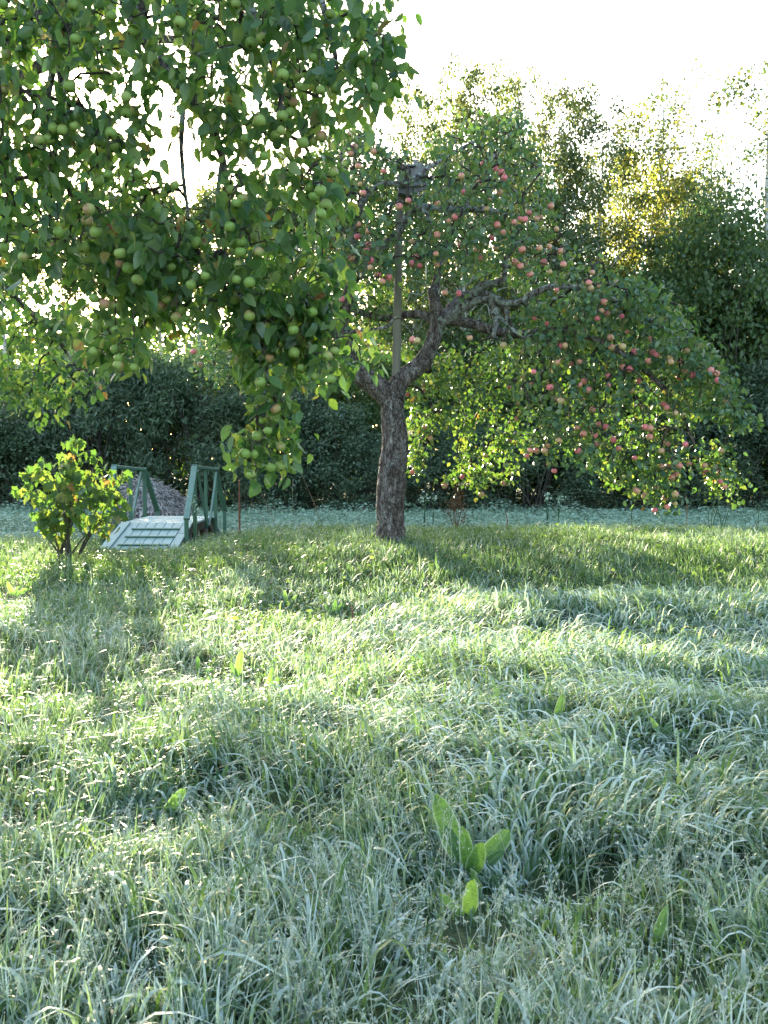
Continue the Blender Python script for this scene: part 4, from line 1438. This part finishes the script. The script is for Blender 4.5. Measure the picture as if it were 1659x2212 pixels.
# ------------------------------------------------------------------ grass
def blades(x, y, az, L, w, lean, curl, frost, S, twist=0.0, bendat=0):
    bendat = np.zeros(len(x)) + bendat
    n = len(x)
    t = np.linspace(0, 1, S + 1)
    k0 = np.clip(bendat, 0, 1)[:, None]
    th = lean[:, None] + curl[:, None] * np.where(k0 > 0, sstep(0, 1, (t[None, :] - k0 + .3) / .6), t[None, :] ** 1.3)
    ds = (L / S)[:, None]
    thm = (th[:, 1:] + th[:, :-1]) / 2
    hor = np.concatenate((np.zeros((n, 1)), np.cumsum(np.sin(thm) * ds, 1)), 1)
    ver = np.concatenate((np.zeros((n, 1)), np.cumsum(np.cos(thm) * ds, 1)), 1)
    px = x[:, None] + np.cos(az)[:, None] * hor
    py = y[:, None] + np.sin(az)[:, None] * hor
    g0 = ground(x, y)
    pz = g0[:, None] - .01 + ver
    gl = ground(px.ravel(), py.ravel()).reshape(px.shape) + .012 * t[None, :]
    pz = np.maximum(pz, gl + (rng.random(n) * .05)[:, None] * (t > .3)[None, :])
    wd = w[:, None] * np.clip(1.05 - t[None, :] ** 2.6, 0.04, 1) * (.55 + .45 * np.minimum(1, t[None, :] * 4))
    tw_ = (twist * (rng.random(n) - .5))[:, None] * t[None, :] if np.isscalar(twist) else 0
    ax = -np.sin(az)[:, None]; ay = np.cos(az)[:, None]
    nx_ = np.cos(az)[:, None] * np.cos(th); nyy = np.sin(az)[:, None] * np.cos(th); nz = -np.sin(th)
    ct, st = np.cos(tw_), np.sin(tw_)
    wx = ax * ct + nx_ * st; wy = ay * ct + nyy * st; wz = nz * st
    Lp = np.stack((px - wx * wd / 2, py - wy * wd / 2, pz - wz * wd / 2), -1)
    Rp = np.stack((px + wx * wd / 2, py + wy * wd / 2, pz + wz * wd / 2), -1)
    V = np.stack((Lp, Rp), 2).reshape(-1, 3)
    m = 2 * (S + 1)
    k = np.arange(S) * 2
    q = np.stack((k, k + 1, k + 3, k + 2), -1)
    Q = (q[None] + (np.arange(n) * m)[:, None, None]).reshape(-1, 4)
    u = np.tile(np.array([-1.0, 1.0]), n * (S + 1))
    fr = np.repeat((frost[:, None] * (.06 + 1.42 * t[None, :])).ravel(), 2)
    rn = np.repeat(rng.random(n), m)
    tips = np.stack((px[:, -1], py[:, -1], pz[:, -1]), -1)
    mids = np.stack((px[:, S // 2], py[:, S // 2], pz[:, S // 2]), -1)
    return V, Q, u, fr, rn, tips, mids


def lodged(x, y):
    """how far the long tussock grass lies over: the rough right half of the lawn"""
    e = x - (.02 * y - .35) + (fbm(x * 1.1, y * 1.1, 31) - .5) * 1.4
    v = sstep(-.25, .55, e) * (1 - sstep(8.9, 9.9, y + (fbm(x, y * .7, 12) - .5))) * sstep(2.9, 3.7, y)
    v = np.maximum(v, .8 * gauss(x, y, -.75, 4.2, .55, .45))
    v = np.maximum(v, .7 * gauss(x, y, -.1, 5.2, .5, .35))
    return v


def frost_at(x, y):
    f = .32 + .55 * (fbm(x * .8, y * .8, 55) - .4) + .12 * sstep(4.2, 3.2, y)
    f = f - .22 * sstep(9.2, 11.2, y + (fbm(x * .6, y * .6, 8) - .5) * 2) + .0 * x
    f = f + .26 * lodged(x, y)
    return np.clip(f, .04, .95)


def free(x, y):
    ok = ~((x > XL - .05) & (x < XR + .02) & (y > f_y + .06) & (y < 17.2))
    ok &= np.hypot(x - tb[0], y - tb[1]) > .19
    ok &= ~((gauss(x, y, .60, 3.25, .20, .16) + gauss(x, y, .80, 3.45, .12, .10) > .5) & (rng.random(len(x)) < .88))
    ok &= ~((gauss(x, y, -1.0, 2.75, .12, .08) > .5) & (rng.random(len(x)) < .7))
    return ok


def lawn_points(n, y0, y1, tuft, per, rad):
    """tufted points over the visible wedge"""
    m = int(n / per) + 1
    y = np.sqrt(y0 ** 2 + rng.random(m) * (y1 ** 2 - y0 ** 2)) if y0 > 3 else y0 + rng.random(m) * (y1 - y0)
    x = (rng.random(m) * 2 - 1) * (.42 * y + .55)
    k = np.repeat(np.arange(m), per)
    dx, dy = rng.normal(0, rad, len(k)), rng.normal(0, rad, len(k))
    return x[k] + dx, y[k] + dy, np.arctan2(dy, dx), np.hypot(dx, dy) / rad, k


DOCKS = [(P(px, py, on_ground(px, py))[0], on_ground(px, py), dr) for px, py, d, dr in ((1015, 1895, 3.55, .26), (1010, 1985, 3.2, .14), (1280, 1975, 3.25, .12), (1170, 2010, 3.1, .1),
         (1410, 2050, 3.0, .12), (1400, 2110, 2.8, .12), (350, 1770, 4.1, .2), (480, 1690, 4.35, .12), (512, 1470, 6.4, .2), (430, 1460, 6.6, .2), (300, 1540, 5.6, .15), (580, 1490, 6.2, .15),
         (1430, 1600, 5.0, .2), (1200, 1560, 5.6, .15), (300, 2110, 2.75, .1), (950, 2100, 2.8, .12), (30, 1290, 9.0, .3), (720, 1330, 8.3, .25), (620, 1310, 8.7, .25))]
tips_all = []
gb = Batch()
for n, y0, y1, per, rad, S, wm in ((38000, 1.25, 3.6, 22, .04, 7, 1.1), (36000, 3.4, 5.6, 20, .05, 7, 1.3), (50000, 5.4, 9.4, 16, .06, 6, 1.5), (70000, 9.2, 15.6, 10, .09, 3, 2.0)):
    x, y, oa, od, tk = lawn_points(n, y0, y1, True, per, rad)
    ok = free(x, y); x, y, oa, od, tk = x[ok], y[ok], oa[ok], od[ok], tk[ok]
    ok = rng.random(len(x)) < np.where(y < 9.3, .12 + 1.4 * vnoise(x * 3.4, y * 3.4, 23), 1)
    x, y, oa, od, tk = x[ok], y[ok], oa[ok], od[ok], tk[ok]
    n = len(x)
    ld = lodged(x, y)
    comb = 6.283 * fbm(x * .55, y * .55, 77, 2) * 1.6 + 2.2
    tv = hash2(tk, tk * 3 + 1, 5)
    use = rng.random(n) < (.25 + .6 * ld)
    az = np.where(use, comb + rng.normal(0, .8, n), oa + rng.normal(0, .7, n))
    far = sstep(9, 11, y)
    L = (.07 + .10 * rng.random(n) ** 1.2 + .07 * tv) * (1 - .2 * far)
    arch = rng.random(n) < np.where(far > .5, .1, .30 + .5 * ld)
    L = np.where(arch, .15 + .14 * rng.random(n) + .07 * ld, L)
    L *= (.72 + .55 * fbm(x * 1.7, y * 1.7, 19, 2))
    L *= np.where(rng.random(n) < .03, 1.5, 1)
    L *= 1 - .25 * sstep(2.8, 1.5, y)
    w = (.0030 + .0034 * rng.random(n)) * wm
    w = np.where(arch, (.0058 + .0072 * rng.random(n)) * (.8 + .25 * wm), w)
    big = (rng.random(n) < .010) & (y > 2.2) & (y < 7)
    w = np.where(big, .013, w); L = np.where(big, .30 + .16 * rng.random(n), L)
    lean = np.abs(rng.normal(.2, .2, n)) + .14 * np.minimum(od, 2)
    curl = np.abs(rng.normal(.6, .5, n))
    lean = np.where(arch, np.abs(rng.normal(.36, .28, n)), lean)
    curl = np.where(arch | big, 1.5 + 1.2 * rng.random(n), curl)
    az = np.where(arch, comb + 2.4 * (tv - .5) + rng.normal(0, .45, n), az)
    for dx, dy, dr in DOCKS:
        q2 = np.exp(-(((x - dx) / (dr * 1.1)) ** 4 + ((y - dy + .9 * dr) / (dr * 1.5)) ** 4))
        L = L * (1 - .6 * np.clip(q2 * 1.3, 0, 1))
    fr = np.clip(frost_at(x, y) * (.10 + 2.5 * rng.random(n) ** 2.2) + .3 * (tv - .5), .02, 1)
    bendat = np.where(arch | big, .28 + .34 * rng.random(n), 0)
    V, Q, u, f, rn, tips, mids = blades(x, y, az, L, w, lean, curl, fr, S, 1.3, bendat)
    gb.put(V, Q, u=u, frost=f, rnd=rn)
    tips_all.append((tips, mids, ld))
tag(add('grass', gb.mesh('grass'), MATS['grass_frosted'], kind='stuff'), 'frosted long grass of the orchard lawn', 'grass')

# grass panicles: fine frosted seed heads over the left and the foreground
sb = Batch(); stem = Batch()
n = 800
y = 1.9 + 5.6 * rng.random(n) ** 1.25
x = (rng.random(n) * 2 - 1) * (.42 * y + .4)
ok = (lodged(x, y) < .45) & (fbm(x * 1.3, y * 1.3, 91) > .42)
x, y = x[ok], y[ok]
for xx, yy in zip(x, y):
    g0 = float(ground(xx, yy))
    h = .20 + .16 * random.random(); a = random.random() * 6.283; l = .04 + .12 * random.random()
    p0 = np.array((xx, yy, g0)); p2 = p0 + (math.cos(a) * l, math.sin(a) * l, h)
    p1 = (p0 + p2) / 2 + (0, 0, .02)
    pp, rr = smooth_path([p0, p1, p2], [.0011, .0009, .0006], .07)
    V, Q, T = tube(pp, rr, 3, False)
    sb.put(V, Q, rnd=random.random())
    ax_ = (p2 - p1) / np.linalg.norm(p2 - p1)
    m = 34
    t = rng.random(m)
    c = p2 - ax_ * (t * .09)[:, None] + rng.normal(0, 1, (m, 3)) * (.003 + .009 * t)[:, None] * (1, 1, .5)
    d = rand_unit(m) * .6 + ax_
    V, F, ix = scatter(*NARROW, c, frames(d, rand_unit(m)), .008 + .006 * rng.random(m))
    sb.put(V, *F, rnd=rng.random(m)[ix])
tag(add('grass_panicles', sb.mesh('grass_panicles'), MATS['seed_head'], kind='stuff'), 'fine pale seed heads standing over the near grass', 'grass')

# small-leaved frosted herbs
hb = Batch()
cx = []
for (px, py, n, sp) in ((1290, 1830, 46, .22), (1420, 1900, 40, .2), (1250, 1780, 20, .15), (1130, 1870, 18, .12), (1000, 2000, 34, .2), (1180, 2010, 30, .18), (620, 2010, 22, .2), (1560, 1870, 20, .18), (480, 2120, 26, .2), (900, 2140, 26, .22), (1380, 2120, 26, .25), (80, 2050, 26, .2), (1120, 2180, 24, .2), (250, 1960, 22, .2)):
    d = EYE / ((py - 990) / FPX) * .93
    c = P(px, py, d)
    for k in range(n):
        if k % 2:
            cx.append((c[0] + rng.normal(0, sp), d + rng.normal(0, sp * .8)))
for xx, yy in cx:
    if gauss(xx, yy, .62, 3.3, .24, .2) > .4 or any((xx - a_) ** 2 + (yy - b_ + .7 * c_) ** 2 < (1.2 * c_) ** 2 for a_, b_, c_ in DOCKS):
        continue
    g0 = float(ground(xx, yy))
    for s in range(3):
        h = .10 + .14 * random.random(); a = random.random() * 6.283; l = .02 + .09 * random.random()
        p0 = np.array((xx, yy, g0)); p2 = p0 + (math.cos(a) * l, math.sin(a) * l, h)
        pp, rr = smooth_path([p0, (p0 + p2) / 2 + (0, 0, .02), p2], [.0016, .0014, .001], .06)
        V, Q, T = tube(pp, rr, 3, False)
        hb.put(V, Q, u=0, frost=.5, rnd=random.random())
        m = 16
        i = rng.integers(1, len(pp), m)
        dd = rand_unit(m) * (1, 1, .5) + (0, 0, .35)
        V, F, ix = scatter(*RHOMB, pp[i], frames(dd, rand_unit(m) * .5 + (0, 0, 1)), .008 + .008 * rng.random(m))
        hb.put(V, *F, u=.4, frost=.35 + .4 * random.random(), rnd=rng.random(m)[ix])
tag(add('frosted_herbs', hb.mesh('frosted_herbs'), MATS['herb_frosted'], kind='stuff'), 'small-leaved frosted herbs in the near grass', 'herbs')

# broad green leaves of the lawn towards the trees
n = 9000
y = np.sqrt(7.5 ** 2 + rng.random(n) * (15.4 ** 2 - 7.5 ** 2)); x = (rng.random(n) * 2 - 1) * (.42 * y + .5)
ok = free(x, y) & (fbm(x * .9, y * .9, 41) > .36) & (lodged(x, y) < .4)
x, y = x[ok], y[ok]; n = len(x)
a = rng.random(n) * 6.283
d = np.stack((np.cos(a), np.sin(a), .25 + .7 * rng.random(n)), -1)
M = frames(d, np.array((0, 0, 1.0)) + rng.normal(0, .35, (n, 3)))
pos = np.stack((x, y, ground(x, y) + .01 + .09 * rng.random(n)), -1)
V, F, ix = scatter(*SMALL_LEAF[1], pos, M, .03 + .05 * rng.random(n) ** 2)
b = Batch(); b.put(V, *F, rnd=rng.random(n)[ix])
tag(add('lawn_herbs', b.mesh('lawn_herbs'), MATS['leaf_clover'], kind='stuff'), 'broad green leaves among the lawn grass below the apple tree', 'herbs')

# meadow beyond the ditch: low frosted plants
n = 52000
y = np.sqrt(16.5 ** 2 + rng.random(n) * (33.5 ** 2 - 16.5 ** 2)); x = (rng.random(n) * 2 - 1) * (.45 * y + 1)
a = rng.random(n) * 6.283
d = np.stack((np.cos(a), np.sin(a), -.1 + .5 * rng.random(n)), -1)
M = frames(d, np.array((0, -.25, 1.0)) + rng.normal(0, .3, (n, 3)))
clump = fbm(x * .8, y * .5, 66)
edge = sstep(27, 33, y + 3 * (fbm(x * .7, y * .3, 5) - .5)) * sstep(.45, .62, fbm(x * .9, y * .2, 6))
pos = np.stack((x, y, ground(x, y) + (.02 + .20 * rng.random(n)) * (.35 + 1.3 * clump) + edge * .55 * rng.random(n)), -1)
ok = free(x, y) & (np.hypot(x - hc[0], y - 20) > .8)
pos, M = pos[ok], M[ok]; n = len(pos)
V, F, ix = scatter(*RHOMB, pos, M, .04 + .10 * rng.random(n) ** 1.6)
b = Batch()
n2_ = 52000
y2 = np.sqrt(16.6 ** 2 + rng.random(n2_) * (33.3 ** 2 - 16.6 ** 2)); x2 = (rng.random(n2_) * 2 - 1) * (.45 * y2 + 1)
ok2 = free(x2, y2) & (np.hypot(x2 - hc[0], y2 - 20) > .8)
x2, y2 = x2[ok2], y2[ok2]; n2_ = len(x2)
Vb, Qb, ub, fb_, rb, _, _ = blades(x2, y2, rng.random(n2_) * 6.283, (.12 + .16 * rng.random(n2_)) * (.5 + 1.0 * fbm(x2 * .8, y2 * .5, 66)), .010 + .014 * rng.random(n2_),
                                   np.abs(rng.normal(.3, .3, n2_)), 1.2 * rng.random(n2_), np.clip(.52 + rng.normal(0, .25, n2_), .05, 1), 2, .8)
b.put(Vb, Qb, rnd=rb, u=ub, frost=fb_)
b.put(V, *F, rnd=rng.random(n)[ix], u=.3, frost=np.clip(.58 + rng.normal(0, .2, n), 0, 1)[ix])
tag(add('meadow_plants', b.mesh('meadow_plants', smooth=False), MATS['meadow_frosted'], kind='stuff'), 'low frosted plants of the meadow beyond the ditch', 'meadow')

# dew and ice beads on blades
OCT = (np.array([(1, 0, 0), (-1, 0, 0), (0, 1, 0), (0, -1, 0), (0, 0, 1), (0, 0, -1)], float), [np.array([(0, 2, 4), (2, 1, 4), (1, 3, 4), (3, 0, 4), (2, 0, 5), (1, 2, 5), (3, 1, 5), (0, 3, 5)])])
pp = []
for tips, mids, ld in tips_all:
    q = np.vstack((tips, mids)); l2 = np.concatenate((ld, ld))
    pp.append(q[(rng.random(len(q)) < .14 * (1 - .6 * l2)) & (q[:, 1] > 1.8)])
pp = np.vstack(pp)
n = len(pp)
I3 = np.tile(np.eye(3), (n, 1, 1))
V, F, ix = scatter(*OCT, pp, I3, (.0012 + .0013 * rng.random(n) ** 2) * (1 + .09 * pp[:, 1]))
b = Batch(); b.put(V, *F)
tag(add('dew_drops', b.mesh('dew_drops'), MATS['dew_drop'], kind='stuff'), 'beads of dew and ice on the grass blades', 'dew')


# ------------------------------------------------------------------ dock plants
def dock_leaf(L, width, bend, wav, seed):
    """a long wavy leaf along +y standing up; 2 x 9 grid with midrib"""
    r_ = random.Random(seed)
    S = 9; V = []; F = []
    for k in range(S + 1):
        t = k / S
        th = bend * t
        yy = L * (math.sin(th) / bend if bend > .01 else t); zz = -L * ((1 - math.cos(th)) / bend if bend > .01 else 0)
        hw = width * (math.sin(math.pi * min(1, .08 + .86 * t)) ** .55) if t > .15 else .012
        if k == S:
            hw = width * .16
        for j, s in enumerate((-1, -.5, 0, .5, 1)):
            V.append((s * hw, yy, zz + .3 * abs(s) * hw + (wav * math.sin(k * 1.9 + seed + s * 2) * abs(s))))
    for k in range(S):
        for j in range(4):
            a = k * 5 + j
            F.append((a, a + 1, a + 6, a + 5))
    V = np.array(V)
    u = np.tile(np.array((-1, -.35, 0, .35, 1.0)), S + 1)
    me = mesh_from('leaf', V, np.array(F), {'u': u, 'frost': np.full(len(V), .34), 'rnd': np.zeros(len(V))})
    me.materials.append(MATS['dock_leaf'])
    return me


DL = [dock_leaf(1, .12, .5, .03, 1), dock_leaf(1, .135, .35, .035, 2), dock_leaf(1, .11, .9, .03, 3), dock_leaf(1, .17, .2, .04, 4)]


def dock(px, py, d, leaves, label):
    d = on_ground(px, py)
    base = P(px, py, d); base[2] = float(ground(base[0], d))
    root = thing('dock_plant', label, 'plant', base, 'dock plants in the grass')
    for (tx, ty, dd, i) in leaves:
        e = P(tx, ty, d + dd)
        v = e - base
        L = np.linalg.norm(v)
        n_ = np.array((rng.normal(0, .25), -1.0, .45))
        Mx = frames(v[None], n_[None])[0]
        o = bpy.data.objects.new('leaf', DL[i]); C.objects.link(o); o.parent = root
        mw = Matrix.Identity(4)
        for a in range(3):
            for c in range(3):
                mw[a][c] = float(Mx[a][c] * L)
        o.matrix_basis = mw


dock(1015, 1895, 3.55, [(935, 1712, .12, 1), (966, 1780, .05, 0), (1003, 1795, -.05, 1), (1103, 1792, .05, 3), (1040, 1828, -.1, 3), (1090, 1838, 0, 1), (1010, 1905, -.25, 1), (960, 1930, -.2, 2), (925, 1725, .2, 2)],
     'big clump of broad green dock leaves, right of centre in the near grass')
dock(1010, 1985, 3.2, [(1022, 1906, -.05, 3), (950, 1930, .02, 1)], 'two dock leaves just in front of the big dock clump')
dock(1280, 1975, 3.25, [(1300, 1935, 0, 1), (1250, 1960, .05, 0)], 'small dock leaf by the dark hollow in the grass')
dock(1170, 2010, 3.1, [(1185, 1990, -.02, 3)], 'single small dock leaf below the dark hollow')
dock(1410, 2050, 3.0, [(1442, 1960, 0, 0), (1395, 2010, .05, 2)], 'narrow upright dock leaf in the right foreground')
dock(1400, 2110, 2.8, [(1430, 2072, 0, 1), (1370, 2090, 0, 2)], 'low bent dock leaves in the right foreground')
dock(350, 1770, 4.1, [(398, 1705, 0, 3), (300, 1740, .05, 1), (345, 1715, .08, 1)], 'dock with a broad dark green leaf in the left foreground')
dock(480, 1690, 4.35, [(490, 1655, 0, 3)], 'single pale dock leaf above the broad left one')
dock(512, 1470, 6.4, [(520, 1405, 0, 1), (498, 1425, .05, 0)], 'upright dock leaf glowing in the sun left of centre')
dock(430, 1460, 6.6, [(425, 1418, 0, 1), (445, 1445, -.1, 2), (455, 1440, .1, 0)], 'dock glowing in the sun, left of the upright one')
dock(300, 1540, 5.6, [(310, 1500, 0, 3)], 'small sunlit dock leaf at left')
dock(580, 1490, 6.2, [(585, 1440, 0, 0), (605, 1460, .05, 1)], 'dock right of the upright sunlit one')
dock(1430, 1600, 5.0, [(1410, 1550, 0, 1), (1450, 1560, .05, 3), (1490, 1575, 0, 1)], 'dock sunk in the lodged grass at right')
dock(1200, 1560, 5.6, [(1215, 1500, 0, 1), (1180, 1520, .05, 0)], 'dock in the lodged grass right of centre')
dock(300, 2110, 2.75, [(310, 2080, 0, 3), (280, 2090, .03, 1)], 'small dark dock at the bottom left')
dock(950, 2100, 2.8, [(965, 2050, 0, 1), (925, 2075, .03, 1)], 'dark dock at the bottom centre')
dock(30, 1290, 9.0, [(15, 1255, 0, 1), (40, 1262, .05, 1), (60, 1270, 0, 3)], 'bright dock at the left edge of the lawn')
dock(720, 1330, 8.3, [(725, 1295, 0, 1), (700, 1305, 0, 0), (745, 1300, .1, 1)], 'dock in the middle of the lawn')
dock(620, 1310, 8.7, [(615, 1275, 0, 1), (640, 1285, 0, 1)], 'dock left of the one in the middle of the lawn')


# ------------------------------------------------------------------ dry and green weeds along the ditch
def weed(px, py, d, tips, mat, r, head, label, cat='weed', headmat='bud_pale', hn=10, hs=.02):
    base = P(px, py, d); base[2] = float(ground(base[0], d)) - .02
    root = thing('tall_weed', label, cat, base, 'weeds along the ditch')
    for tx, ty in tips:
        e = P(tx, ty, d + rng.normal(0, .05))
        md = base * .5 + e * .5 + (rng.normal(0, .02), rng.normal(0, .02), .02)
        pp_, rr_ = smooth_path([base, md, e], [r, r * .8, r * .5], .06)
        V, Q, T = tube(pp_, rr_, 5)
        b = Batch(); b.put(V, Q, T)
        so = add('stem', b.mesh('stem'), MATS[mat], root)
        if head:
            m_ = hn
            c = e + rng.normal(0, 1, (m_, 3)) * head
            V, F, ix = scatter(*RHOMB, c, frames(rand_unit(m_), rand_unit(m_)), hs * (.7 + .6 * rng.random(m_)))
            b = Batch(); b.put(V, *F, rnd=rng.random(m_)[ix])
            add('seed_cluster', b.mesh('seed_cluster'), MATS[headmat], so, kind='stuff', world=False)


weed(518, 1170, 14.2, [(517, 1036)], 'stem_rust', .016, (.012, .012, .06), 'straight rust-red dead stalk right of the footbridge', headmat='seed_rust')
weed(985, 1150, 15.0, [(975, 1085), (985, 1062), (995, 1070), (1000, 1095), (968, 1105), (1005, 1115), (980, 1100), (992, 1085)], 'stem_rust', .006, (.03, .03, .07), 'bushy brown dead weed right of the apple trunk', headmat='seed_rust', hn=40, hs=.035)
weed(575, 1165, 14.8, [(545, 1088)], 'stem_tan', .006, (.01, .01, .03), 'bent tan stalk nearest right of the rust-red one', headmat='seed_rust')
weed(600, 1160, 15, [(560, 1055)], 'stem_tan', .005, 0, 'thin leaning stalk between the footbridge and the apple trunk')
weed(635, 1160, 15, [(632, 1040)], 'stem_tan', .004, (.006, .006, .02), 'thin upright stalk midway between the footbridge and the apple trunk', headmat='seed_rust')
weed(705, 1150, 15.3, [(650, 1020)], 'stem_tan', .006, 0, 'long thin stalk leaning left, close left of the apple trunk')
weed(420, 1172, 13.6, [(418, 1085), (424, 1100)], 'stem_green', .007, (.03, .03, .05), 'pale budding weed in front of the right railing', hn=16, hs=.035)
weed(1182, 1102, 22, [(1181, 1078), (1184, 1070)], 'stem_green', .012, (.04, .04, .05), 'pale flowering weed on the meadow, right of the brown dead weed', hn=14, hs=.06)
weed(1205, 1100, 22.5, [(1206, 1080), (1212, 1076)], 'stem_green', .012, (.04, .04, .04), 'second pale flowering weed on the meadow, farther right', hn=12, hs=.06)
weed(1365, 1100, 22, [(1366, 1075)], 'stem_green', .012, (.05, .05, .06), 'pale flowering weed on the meadow under the lowest red apples', hn=16, hs=.06)
weed(915, 1102, 22, [(914, 1080), (920, 1072)], 'stem_green', .012, (.05, .05, .05), 'pale weed on the meadow close right of the apple trunk', hn=14, hs=.06)
weed(935, 1100, 22.5, [(936, 1078)], 'stem_green', .012, (.05, .05, .05), 'pale weed on the meadow left of the brown dead weed', hn=14, hs=.06)
weed(1092, 1145, 15.2, [(1092, 1105)], 'stem_rust', .010, (.006, .006, .02), 'short rust-brown stalk on the lawn edge right of the brown weed', headmat='seed_rust')
weed(1535, 1165, 15.0, [(1532, 1095), (1545, 1080), (1520, 1120), (1560, 1060)], 'stem_green', .008, 0, 'dark criss-crossing bare stalks below the rightmost apples')
weed(1560, 1160, 15.2, [(1590, 1040), (1570, 1105), (1548, 1090)], 'stem_green', .007, 0, 'dark stalk leaning right, beside the criss-crossing stalks')
weed(1480, 1160, 15.2, [(1482, 1070)], 'stem_rust', .006, 0, 'single reddish stalk left of the criss-crossing stalks')
weed(1640, 1150, 15.5, [(1640, 1090), (1625, 1110)], 'stem_green', .007, 0, 'dark bare stalk at the right edge of the lawn')
weed(755, 1330, 8.3, [(760, 1305)], 'stem_rust', .008, 0, 'short dark stub standing in the middle of the lawn')
print('scene built')
